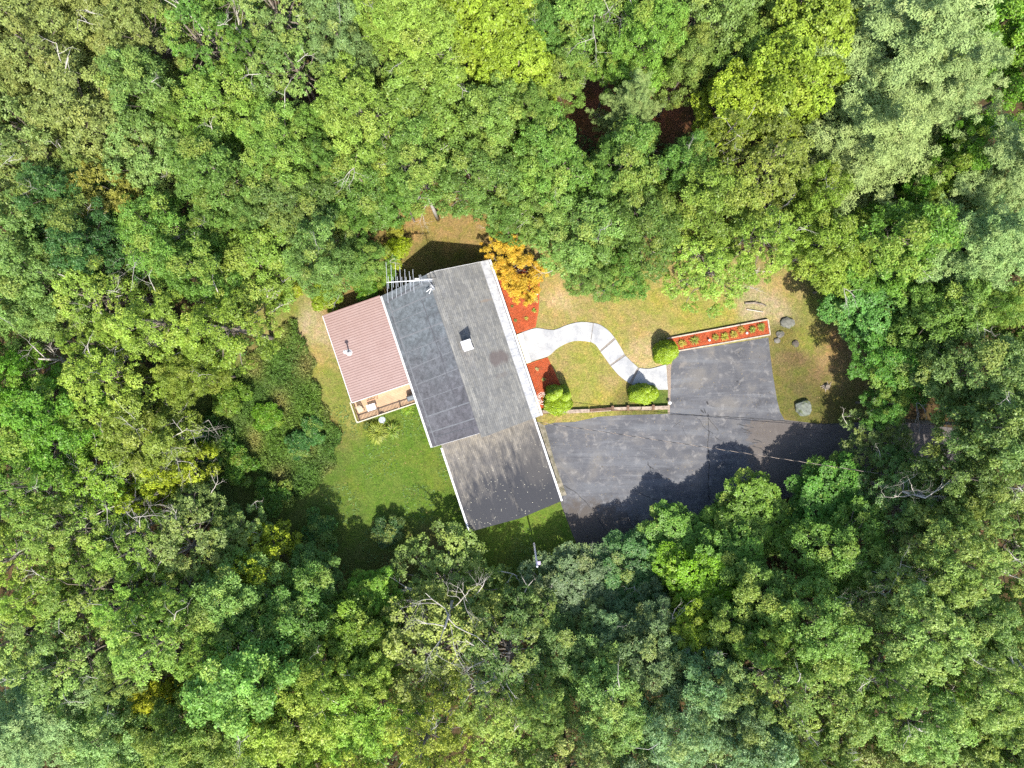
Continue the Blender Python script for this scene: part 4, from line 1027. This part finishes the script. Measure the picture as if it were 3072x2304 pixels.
ANC = [(100,100,OL,'oak'),(300,250,OL,'oak'),(60,650,LG,'oak'),(380,420,OLL,'oak'),(480,250,LG,'broad'),(120,600,DK,'broad'),(220,700,DK,'broad'),(640,130,G,'airy'),(850,80,LG,'airy'),(600,300,(.11,.18,.03),'broad'),
 (700,520,G,'broad'),(850,380,(.10,.165,.03),'broad'),(1000,90,(.10,.15,.05),'broad'),(1020,580,G,'broad'),(820,720,(.085,.14,.035),'broad'),(1200,130,(.135,.20,.035),'broad'),(1250,360,(.11,.18,.03),'broad'),(1180,560,G,'broad'),(1400,480,(.09,.155,.03),'broad'),
 (1650,80,(.075,.14,.03),'broad'),(1600,450,G,'broad'),(1750,350,G,'broad'),(1700,650,(.09,.15,.03),'broad'),(1900,120,(.10,.18,.03),'broad'),(2050,60,LG,'broad'),(2050,220,(.12,.19,.04),'broad'),(1900,620,(.08,.14,.026),'broad'),(2050,700,(.11,.16,.026),'broad'),
 (2250,500,(.12,.155,.026),'airy'),(2200,780,(.13,.175,.026),'airy'),(2400,640,(.115,.16,.02),'broad'),(2380,820,(.10,.15,.02),'broad'),(2780,520,(.06,.13,.012),'broad'),(2950,300,(.08,.16,.015),'broad'),
 (2700,780,(.075,.14,.02),'broad'),(2620,1000,(.06,.135,.02),'lush'),(2750,1000,(.09,.16,.03),'lush'),(2950,950,(.10,.17,.03),'broad'),(2700,1150,(.06,.14,.02),'broad'),(2900,1150,(.11,.17,.045),'broad'),(3030,1250,(.08,.14,.035),'broad'),
 (2500,1400,(.055,.13,.018),'lush'),(2700,1500,(.07,.125,.03),'airy'),(2850,1450,(.08,.13,.03),'broad'),(3000,1550,OLL,'airy'),(2500,1620,(.08,.15,.025),'broad'),(2600,1800,OLL,'airy'),(2800,1750,(.125,.185,.045),'oak'),(2950,1900,(.125,.185,.045),'oak'),
 (2350,1900,(.085,.14,.028),'broad'),(2400,2100,(.10,.15,.035),'airy'),(2650,2050,(.085,.14,.025),'airy'),(2850,2200,(.125,.185,.045),'oak'),(2150,2100,(.095,.15,.065),'broad'),(2100,2250,(.11,.17,.075),'broad'),(2600,2250,OLL,'oak'),
 (1900,1950,BG,'broad'),(1750,2000,(.10,.155,.04),'broad'),(1850,2150,(.11,.165,.045),'broad'),(1600,2000,(.08,.13,.03),'airy'),(1500,2200,(.13,.18,.035),'airy'),(1300,2250,(.16,.20,.025),'airy'),(1650,2250,(.14,.185,.05),'oak'),
 (1100,1850,(.10,.17,.02),'lush'),(1000,1700,(.075,.14,.03),'broad'),(1080,2100,(.13,.195,.028),'broad'),(900,2150,YM,'broad'),(880,1900,(.075,.15,.028),'broad'),(700,1850,(.10,.17,.035),'broad'),(650,1650,(.115,.165,.045),'airy'),
 (500,1900,(.12,.185,.035),'airy'),(300,1800,(.115,.18,.03),'airy'),(150,1700,(.13,.19,.03),'airy'),(100,1950,(.12,.18,.045),'airy'),(300,2050,(.10,.155,.04),'airy'),(500,2200,(.12,.18,.035),'broad'),(250,2250,(.12,.19,.06),'broad'),
 (100,1500,(.11,.18,.03),'airy'),(250,1350,(.11,.19,.02),'airy'),(60,1200,(.08,.18,.018),'broad'),(250,1150,YM,'airy'),(450,1150,(.10,.17,.025),'airy'),(400,1000,YM,'airy'),(200,900,YM,'airy'),(60,900,LG,'broad'),(650,950,(.115,.175,.02),'airy'),(700,820,(.10,.16,.025),'broad'),
 (520,1230,(.105,.15,.02),'broad'),(800,1000,(.09,.16,.018),'airy'),(560,780,G,'broad'),(400,800,(.09,.15,.025),'airy')]
KEEP = [(1145,835),(1145,735),(1185,662),(1300,650),(1400,678),(1480,710),(1560,730),(1640,790),(1690,870),(1780,905),(1880,880),(1950,840),(2040,880),(2100,940),(2220,955),(2300,905),(2380,885),(2450,905)]+CLEAR[13:]
assert CLEAR[13] == (2490,900)
HOLES = [(1800,335,80),(1990,335,95),(135,1060,45),(2790,1290,70),(1110,200,25),(1020,1800,10),(2360,1700,30)]
def ok(px, py, r, others, k):
    kk = 1.0 if (py > 1300 and 1700 < px < 2750) else (.95 if py > 1400 and px < 1500 else .78)
    if float(poly_dist(np.array(px), np.array(py), KEEP)) < r*kk: return False
    for hx, hy, hr in HOLES:
        if math.hypot(px-hx, py-hy) < hr+r*.8: return False
    for (_, ox, oy, orr, _, _) in others:
        if math.hypot(px-ox, py-oy) < k*(r+orr): return False
    return True
rg = random.Random(77)
for r_lo, r_hi, k, tries in ((125,150,.66,2500),(100,128,.64,3500),(78,100,.62,5000),(60,78,.62,4000)):
    for _ in range(tries):
        px = rg.uniform(-70,3142); py = rg.uniform(-70,2374); r = rg.uniform(r_lo,r_hi)
        if not ok(px, py, r, TREES, k): continue
        a = min(ANC, key=lambda q: (q[0]-px)**2+(q[1]-py)**2)
        j = lambda: rg.uniform(.86,1.16)
        b = j()*(1.12 if py > 1450 else 1.0); col = tuple(c_*b*rg.uniform(.94,1.07) for c_ in a[2])  # southern crowns get a lighter colour to make up for their heavier shade
        d = float(poly_dist(np.array(px), np.array(py), KEEP))
        ht = rg.uniform(12.5,16) - (2.0 if d < 170 else 0) - (1.5 if r < 90 else 0)
        if py > 1550 and d < 330: ht = min(ht, 12.0)
        tree(a[3], px, py, r, col, ht)
print('TREES', len(TREES))

def ordinal(n): return {1:'first',2:'second',3:'third',4:'fourth',5:'fifth',6:'sixth',7:'seventh',8:'eighth',9:'ninth',10:'tenth',11:'eleventh',12:'twelfth',13:'thirteenth',14:'fourteenth',15:'fifteenth',16:'sixteenth',17:'seventeenth',18:'eighteenth'}.get(n, str(n)+'th')
def colour_word(c):
    r, g, b = c
    if r/g > .85: return 'yellow-olive'
    if r/g > .68: return 'light olive green' if g > .155 else 'olive green'
    if b/g > .33: return 'blue-green'
    if g > .175: return 'light green'
    if g < .115: return 'dark green'
    return 'fresh green' if r/g < .5 else 'mid green'
rest = [t_ for t_ in TREES if 'label' not in t_[0]]
LEVEL = ['along the top edge','level with the small pale pine','level with the lower large pine','level with the orange maple','level with the rooftop antenna','level with the chimney',
         'level with the wooden deck','level with the garage roof','level with the white pole','just below the white pole','just above the bottom row','along the bottom edge']
bh = 2304/12
for b in range(12):
    row = sorted([t_ for t_ in rest if b*bh <= min(max(t_[2],0),2303.9) < (b+1)*bh], key=lambda t_: t_[1])
    for edge, part in (('left', [t_ for t_ in row if t_[1] < CX]), ('right', [t_ for t_ in row if t_[1] >= CX][::-1])):
        for i, t_ in enumerate(part):
            t_[0]['label'] = f"{colour_word(t_[5])} treetop {LEVEL[b]}, {ordinal(i+1)} from the {edge} edge"

# --- dead trees with bare pale limbs
def dead_tree(px, py, ht, seed, label, size=1.0, lean=(0,0)):
    rr = random.Random(seed); p = P(px, py, ht*.85)
    o = empty('dead_tree', (p.x, p.y, 0)); tag(o, label, 'dead tree', 'dead trees with bare limbs')
    bm = MB(); bm.tube([(0,0,-.3),(0,0,ht*.3),(lean[0]*.4,lean[1]*.4,ht*.55),(lean[0],lean[1],ht*.78)], [.2,.15,.11,.06], 8); bm.build('trunk', M['pale_bark'], o, smooth=True)
    for k in range(7):
        bm = MB(); a = rr.uniform(0,6.28); h = ht*rr.uniform(.5,.78); f = max(0,(h/ht-.3)/.48)
        twigs(bm, Vector((lean[0]*f, lean[1]*f, h)), Vector((math.cos(a), math.sin(a), rr.uniform(.3,.9))), rr.uniform(1.5,2.6)*size, .05, 4, rr, 0, .6)
        bm.build('limb', M['pale_bark'], o, smooth=True)
    return o
for i, (a, b, h_, lab, s_) in enumerate([
    (200,730,14.5,'bare pale dead tree at the left edge of the dark shaded trees',1.0),(430,745,15,'bare dead tree just right of the dark shaded trees',1.1),(560,30,16,'bare dead branches at the top edge, left third',.9),(690,60,16,'second bare dead treetop from the left at the top edge',.8),
    (320,1000,14,'thin dead limbs amid yellow-green trees west of the meadow',1.0),(220,1440,14,'white dead tree low on the left side, the largest',1.3),(470,1330,12,'dead tree with fanned twigs pointing to the meadow',1.1),(60,1380,14,'dead tree against the left edge, halfway down',1.0),
    (1180,450,14.5,'small dead crown in the forest above the deck side of the house',.7),(1270,560,12.5,'star-shaped dead top in the trees north of the antenna',.7),(2380,600,14,'long bare limbs in the olive trees below the large pine',1.0),
    (1330,1900,15.5,'spreading pale dead limbs in the bottom middle',1.5),(1480,2060,14.5,'dead twiggy top right of the sparse bottom tree',1.0),(2800,1500,14,'forked dead limbs in the trees southeast of the road',.9),
    (2870,2150,15,'dead limbs near the bottom right corner',1.0),(2680,1800,14.5,'pale dead limbs in the middle of the lower right forest',1.0),(1790,20,15,'bare dead tree beside a dark gap at the top edge',1.1),(330,1620,13.5,'horizontal bare branch in the lower left forest',.9),(340,1520,13,'low bare fan of branches in the lower left trees',1.2),(120,1560,13.5,'long pale dead branch near the left edge under the white one',1.2),(90,1075,14,'thick broken dead limb by the dark gap at the left edge',.8),(1120,360,14,'tangled grey dead top in the upper forest, left of centre',.6)]):
    dead_tree(a, b, h_, 900+i, lab, s_)

# --- garden trees and shrubs
rng = np.random.default_rng(5)
# orange maple
pf = []
for (x, y, s_) in ((1480,720,.45),(1500,755,.55),(1545,745,.6),(1520,790,.75),(1570,780,.7),(1600,815,.6),(1545,830,.75),(1585,855,.65),(1555,880,.6),(1600,880,.5),(1515,840,.5),(1478,760,.4),(1610,790,.45),(1530,860,.5),(1560,720,.4),(1575,890,.45),(1500,800,.55),(1460,735,.3),(1620,835,.4)):
    for k in range(7):
        z = 3.2+rng.uniform(-.9,.6)-abs(x-1545)*.01; q = P(x+rng.uniform(-24,24), y+rng.uniform(-24,24), z); pf.append([q.x, q.y, q.z, s_*rng.uniform(.22,.55)])
base = P(1545,812,0)
mp = empty('maple_tree', base); tag(mp, 'orange-yellow maple at the northeast corner of the house', 'tree')
pfl = [[a-base.x, b-base.y, c_, d_] for a,b,c_,d_ in pf]
cm = foliage_mesh('crown', pfl, rng, 75, 5, .105, .055, warm_p=.35, up=1.0, shell=(0,1.7), sq=.7, nr=.6); cm.materials.append(M['orange'])
c_ = link('crown', cm, None, mp); c_.color = (.50,.35,.04,1)
link('trunk', make_trunk(31, pfl, dead=0, base=1.4, rad=.09), None, mp)
def bush(px, py, rpx, ht, col, label, name='shrub', cat='shrub', L=.15, W=.08, nros=60, n=26, group=None, mat='leaf', warm=.3, seed=1):
    rg_ = np.random.default_rng(seed); p = P(px, py, ht*.6); r = rpx*(H-ht*.6)/F
    f = lobed(rg_); pf = []
    for k in range(n):
        a = rg_.uniform(0,6.283); q = math.sqrt(rg_.random())*.8; pf.append([r*q*f(a)*math.cos(a), r*q*f(a)*math.sin(a), ht*(.35+.45*(1-q*q)), r*rg_.uniform(.22,.36)])
    o = empty(name, (p.x, p.y, 0)); tag(o, label, cat, group)
    cm = foliage_mesh('foliage', pf, rg_, nros, 5, L, W, warm_p=warm, up=.6); cm.materials.append(M[mat])
    c = link('foliage', cm, None, o); c.color = (*col, 1)
    bm = MB(); rr = random.Random(seed)
    for q in rr.sample(pf, 7): bm.tube([(0,0,0),(q[0]*.4,q[1]*.4,q[2]*.5),(q[0],q[1],q[2])], [.04,.03,.01], 5)
    bm.build('stem', M['bark'], o); return o
bush(1188,752,46,2.6,(.23,.31,.012),'feathery yellow-green bush on the tan grass north of the antenna',L=.16,W=.05,seed=41)
bush(1165,835,30,2.2,(.10,.19,.02),'green bush under the antenna tip against the north forest',seed=42)
bush(1185,690,28,2.6,(.20,.20,.02),'yellowing shrub above the feathery bush',seed=43)
bush(1075,800,62,3.4,(.08,.16,.02),'tall green shrub at the foot of the trees behind the red roof corner',seed=47)
bush(1100,868,42,2.4,(.07,.16,.012),'dark green shrub at the northwest corner behind the red roof',seed=44)
bush(980,890,52,2.2,(.17,.24,.016),'lime shrub on the forest edge beyond the red roof corner',seed=45)
bush(870,855,55,3.0,(.20,.24,.016),'yellow-green shrub at the west end of the dry lawn strip',seed=46)

for i, (a, b, rp, h_, cl, lab) in enumerate([(640,1330,70,2.6,(.06,.14,.02),'dark round bush at the west tip of the meadow'),(720,1400,60,2.2,(.08,.17,.02),'green bush on the southwest rim of the meadow'),(690,1200,55,2.4,(.10,.18,.02),'leafy bush on the northwest rim of the meadow'),
    (820,1490,60,2.4,(.07,.15,.02),'bush at the meadow corner where the shaded lawn begins'),(900,1330,45,1.6,(.05,.13,.03),'dark low bush in the middle of the meadow'),(940,1290,38,1.4,(.06,.15,.03),'small bush beside the dark low one in the meadow'),(800,1250,50,1.6,(.09,.19,.015),'bright green bush in the upper meadow'),
    (1165,1590,50,2.2,(.05,.10,.03),'dark bush at the lawn edge below the sloping shade'),(960,1600,60,2.6,(.06,.14,.03),'bush under the trees at the southwest corner of the lawn')]):
    bush(a, b, rp, h_, cl, lab, L=.17, W=.09, nros=55, n=30, seed=140+i, group='bushes on the rough ground')
# arborvitae-like clipped shrubs
def cone_shrub(px, py, lobes, ht, label, seed, col=(.19,.275,.008)):
    rg_ = np.random.default_rng(seed); b = P(px, py, 0)
    o = empty('evergreen_shrub', b); tag(o, label, 'shrub', 'dense evergreen shrubs by the walk')
    Vs = []; tints = []; warms = []
    for (dx, dy, r, h, z0) in lobes:
        n = int(2600*r*h+900*r)
        t_ = rg_.random(n)**.7; a = rg_.uniform(0,6.283,n)
        rr_ = r*np.sqrt(np.clip(1-t_**1.7,0,1))*(1+.10*np.sin(a*5+t_*7)+.08*rg_.normal(size=n))
        pos = np.stack([dx+rr_*np.cos(a), dy+rr_*np.sin(a), z0+t_*h+.05*rg_.normal(size=n)], -1)
        N = unit(np.stack([np.cos(a), np.sin(a), .35+t_*1.3], -1)+.3*rg_.normal(size=(n,3)))
        V = rosettes(pos, N, 4, .12, .055, rg_, droop=-.3); Vs.append(V)
        tints.append(np.clip(np.repeat(.5+rg_.normal(0,.13,n),4)+rg_.normal(0,.08,4*n),0,1)); warms.append(np.repeat((rg_.random(n) < .35)*rg_.random(n),4))
        core = None
    V = np.concatenate(Vs); cm = np_mesh('foliage', V, np.arange(len(V)).reshape(-1,4), {'tint':('FACE','FLOAT',np.concatenate(tints)),'warm':('FACE','FLOAT',np.concatenate(warms))})
    cm.materials.append(M['shrub']); c = link('foliage', cm, None, o); c.color = (*col,1)
    bm = MB()
    for (dx, dy, r, h, z0) in lobes: bm.tube([(dx*.5,dy*.5,-.1),(dx,dy,z0+.2),(dx,dy,z0+h*.8)], [.06,.05,.02], 6)
    bm.build('stem', M['bark'], o); return o
cone_shrub(1672,1192,[(-.55,.25,.5,2.7,.5),(-.1,.55,.42,3.3,.5),(.62,.22,.45,3.0,.3),(-.2,-.55,1.0,1.3,.0),(.45,-.6,.8,1.2,.0),(-.45,.5,.6,1.2,.0),(.5,.6,.5,1.2,.0)], 3, 'many-headed clipped evergreen shrub in the mulch bed beside the sleeper wall', 51)
cone_shrub(1992,1056,[(0,0,.95,2.9,.0),(-.2,-.3,.75,1.2,0),(.3,.1,.8,1.6,0)], 3, 'cone-shaped evergreen shrub at the west end of the raised bed', 52)
cone_shrub(1926,1180,[(-.45,.0,.78,2.4,.0),(.1,-.1,.80,2.2,.0),(.75,.02,.62,1.3,.0),(0,.35,.5,2.6,0)], 3, 'wide evergreen shrub between the curved walk and the sleeper wall', 53)

# strappy clumps: daylilies and ornamental grass
def clump(px, py, r, ht, n, col, label, seed, z=0, group=None, name='daylily', cat='plant', mat='leaf', lw=.035):
    rg_ = np.random.default_rng(seed); a = rg_.uniform(0,6.283,n); l = r*rg_.uniform(.5,1.1,n); h = ht*rg_.uniform(.6,1.1,n)
    d = np.stack([np.cos(a), np.sin(a), 0*a], -1); s = np.stack([-np.sin(a), np.cos(a), 0*a], -1)*lw*.5
    b = rg_.normal(0, r*.12, (n,3)); b[:,2] = 0
    P0 = b; P1 = b+d*(l*.35)[:,None]+np.array([0,0,1])*(h*.85)[:,None]; P2 = b+d*(l*.75)[:,None]+np.array([0,0,1])*(h)[:,None]; P3 = b+d*l[:,None]+np.array([0,0,1])*(h*.55)[:,None]
    V = np.stack([P0-s,P0+s,P1-s,P1+s,P2-s,P2+s,P3-s*.2,P3+s*.2],1).reshape(-1,3); base_ = np.arange(n)[:,None]*8
    Q = np.concatenate([base_+np.array([0,1,3,2]), base_+np.array([2,3,5,4]), base_+np.array([4,5,7,6])],1).reshape(-1,4)
    t_ = np.clip(np.repeat(.5+rg_.normal(0,.2,n),3),0,1); w_ = np.repeat((rg_.random(n) < .3)*1.0,3)
    me = np_mesh(name, V, Q, {'tint':('FACE','FLOAT',t_),'warm':('FACE','FLOAT',w_)}); me.materials.append(M[mat])
    o = link(name, me, None); o.location = P(px, py, z); o.color = (*col,1); return tag(o, label, cat, group)
clump(1135,1296,1.05,.7,420,(.14,.175,.022),'big yellow-green strappy clump on the lawn below the satellite dish',61,name='ornamental_grass',lw=.05)
clump(1180,1290,.85,.6,220,(.10,.16,.018),'strappy green clump right of the yellow-green one under the deck',62,name='ornamental_grass',lw=.05)
clump(1110,1280,.6,.5,130,(.06,.10,.02),'dark small clump at the foot of the deck corner',63,name='ornamental_grass')
clump(1223,1222,.7,.5,160,(.13,.24,.015),'bright weed clump between deck and house wall',64,name='ornamental_grass')
DL = [(2045,1031,.42,(.30,.24,.04),'golden straw daylily nearest the cone-shaped shrub'),(2082,1021,.5,(.16,.19,.03),'darker green daylily second from the shrub end of the raised bed'),(2145,1012,.36,(.22,.20,.03),'daylily right of the middle solar light'),(2172,1010,.42,(.25,.24,.03),'fullest daylily in the middle row of the raised bed'),
      (2200,1003,.40,(.27,.22,.04),'daylily fourth along the raised bed'),(2222,990,.42,(.30,.18,.03),'orange-tinged daylily beside the east solar light'),(2255,990,.36,(.16,.20,.03),'green daylily just past the east solar light'),(2282,982,.40,(.15,.19,.03),'daylily at the far east end of the raised bed')]
for i, (a, b, r, col, lab) in enumerate(DL): clump(a, b, r, .35, 90, col, lab, 70+i, .2, 'daylilies in the raised bed')
SP = [(1536,919,.16,(.10,.12,.03),'small dark sprig nearest the house in the north mulch bed'),(1602,931,.26,(.14,.24,.03),'largest green tuft in the north mulch bed'),(1546,962,.18,(.09,.14,.05),'small sprig low in the north mulch bed next to the eave'),(1578,955,.22,(.30,.26,.05),'yellowish sprig in the lower middle of the north mulch bed'),
      (1607,900,.32,(.34,.30,.08),'pale straw tuft just below the white lantern'),(1611,1107,.22,(.34,.30,.14),'pale sprig nearest the walk in the south mulch bed'),(1631,1138,.20,(.24,.26,.08),'small sprig below the pale one in the south mulch bed')]
for i, (a, b, r, col, lab) in enumerate(SP): clump(a, b, r, .2, 40, col, lab, 90+i, .06, 'small plants in the mulch beds', 'bed_plant')

# ------------------------------------------------------------------ ground cover: undergrowth, meadow weeds, lawn grass
def scatter(n, box, cond, rng):
    out = []
    got = 0
    while got < n:
        x = rng.uniform(box[0], box[1], n); y = rng.uniform(box[2], box[3], n); k = cond(x, y); out.append(np.stack([x[k],y[k]],-1)); got += k.sum()
    return np.concatenate(out)[:n]
def cover(name, pts, z, rng, k, L, W, label, colf, up=.8, mat='cover', zfun=None, cat='ground cover'):
    n = len(pts)
    hz_ = ground_height(pts[:,0], pts[:,1])+(rng.uniform(z[0], z[1], n) if zfun is None else zfun(pts, rng))
    p = np.concatenate([pts, hz_[:,None]],1); N = unit(np.array([0,0,up])+.45*rng.normal(size=(n,3)))
    V = rosettes(p, N, k, L, W, rng)
    c = colf(pts)*rng.uniform(.6,1.45,(n,1)); c = np.repeat(c, k, 0)*rng.uniform(.8,1.2,(n*k,1)); rgba = np.concatenate([c, np.ones((n*k,1))],1)
    me = np_mesh(name, V, np.arange(len(V)).reshape(-1,4), {'blade':('FACE','FLOAT_COLOR',rgba)}); me.materials.append(M[mat])
    return tag(link(name, me, None), label, cat, kind='stuff')
t = NT('low_leaves'); a = t.n('ShaderNodeAttribute', attribute_name='blade'); t.fin(a.outputs['Color'], .6, .25)
tr = t.n('ShaderNodeBsdfTranslucent'); t.l(a.outputs['Color'], tr.inputs[0]); mx = t.n('ShaderNodeMixShader'); mx.inputs[0].default_value = .25
t.l(t.bsdf.outputs[0], mx.inputs[1]); t.l(tr.outputs[0], mx.inputs[2]); t.l(mx.outputs[0], t.out.inputs[0]); M['cover'] = t.m
rng = np.random.default_rng(21)
under = scatter(42000, (-58,58,-44,44), lambda x,y: (poly_dist(x,y,CLW) > .3) & ((np.sin(x*.5+2*np.sin(y*.3))+np.sin(y*.61+x*.2)) > -.6) & (np.hypot(x-P(1800,335).x,y-P(1800,335).y) > 2.5) & (np.hypot(x-P(1990,335).x,y-P(1990,335).y) > 3), rng)
cover('undergrowth', under, (.1,1.9), rng, 5, .26, .15, 'low leafy undergrowth on the forest floor', lambda p: np.array([.055,.115,.02])+0*p[:,:1])
MEAD = px_poly([(640,1190),(760,1060),(880,960),(905,985),(930,1060),(955,1160),(975,1220),(1030,1300),(1000,1400),(930,1480),(860,1500),(800,1430),(700,1350),(610,1290)])
def mead_col(p):
    a = np.array([.08,.15,.018]); b = np.array([.20,.19,.05]); c_ = np.array([.05,.11,.02])
    f = (np.sin(p[:,0]*1.3+1)*np.sin(p[:,1]*.9)+1)/2; g = (np.sin(p[:,0]*.5-p[:,1]*.6)+1)/2
    return a+(b-a)*(f[:,None]**3)*.9+(c_-a)*g[:,None]*.6
mp_ = scatter(17000, (min(q[0] for q in MEAD),max(q[0] for q in MEAD),min(q[1] for q in MEAD),max(q[1] for q in MEAD)), lambda x,y: poly_dist(x,y,MEAD)+.35*np.sin(x*2)*np.sin(y*2.3) < 0, rng)
cover('meadow_weeds', mp_, (0,1), rng, 5, .17, .07, 'tall rough meadow weeds between the lawn and the west trees', mead_col, .6, zfun=lambda p,r: (.35+.35*np.sin(p[:,0]*1.7+p[:,1])*np.cos(p[:,1]*1.3))*r.uniform(.3,1.3,len(p))+.1)
# lawn blades
BLK = [px_poly(DRIVE), px_poly(UP+LO[::-1]), px_poly(PB), px_poly([(1462,812),(1480,800),(1619,830),(1616,931),(1607,981),(1547,1002)]), px_poly([(1579,1093),(1643,1072),(1684,1160),(1704,1222),(1624,1227)])]
def lawn_ok(x, y):
    k = poly_dist(x,y,CLW) < .8
    for b in BLK: k &= poly_dist(x,y,b) > .06
    return k
lp = scatter(42000, (-30,34,-20,17), lawn_ok, rng)
def lawn_col(p): return ground_col(p[:,0], p[:,1])*1.08
cover('lawn_grass', lp, (.01,.05), rng, 3, .075, .018, 'short lawn grass in the clearing around the house', lawn_col, .9)
# small leafy weeds dotted in the lawn
lw_ = scatter(1500, (-20,2,-18,-2), lambda x,y: lawn_ok(x,y) & (np.sin(x*.9)*np.sin(y*.8+1) > .1), rng)
cover('clover_weeds', lw_, (.03,.09), rng, 5, .09, .06, 'paler clover and weeds dotted through the shaded lawn', lambda p: np.array([.12,.20,.06])+0*p[:,:1])

# fallen leaves on the paving and the turf
lv = scatter(900, (2,32,-17,4), lambda x,y: poly_dist(x,y,px_poly(DRIVE)) < -.1, rng)
lv = lv[(np.sin(lv[:,0]*.9)+np.sin(lv[:,1]*1.3+lv[:,0]*.4) > -.4)]
cover('fallen_leaves', lv, (.02,.03), rng, 1, .10, .07, 'scattered pale fallen leaves on the driveway', lambda p: np.array([.20,.165,.10])+0*p[:,:1], 2.5, cat='fallen leaves')
lv = scatter(1500, (-22,34,-18,15), lawn_ok, rng)
cover('fallen_leaves', lv, (.04,.07), rng, 1, .10, .07, 'scattered brown and straw fallen leaves on the lawn', lambda p: np.array([.26,.18,.08])+0*p[:,:1], 2.5, cat='fallen leaves')
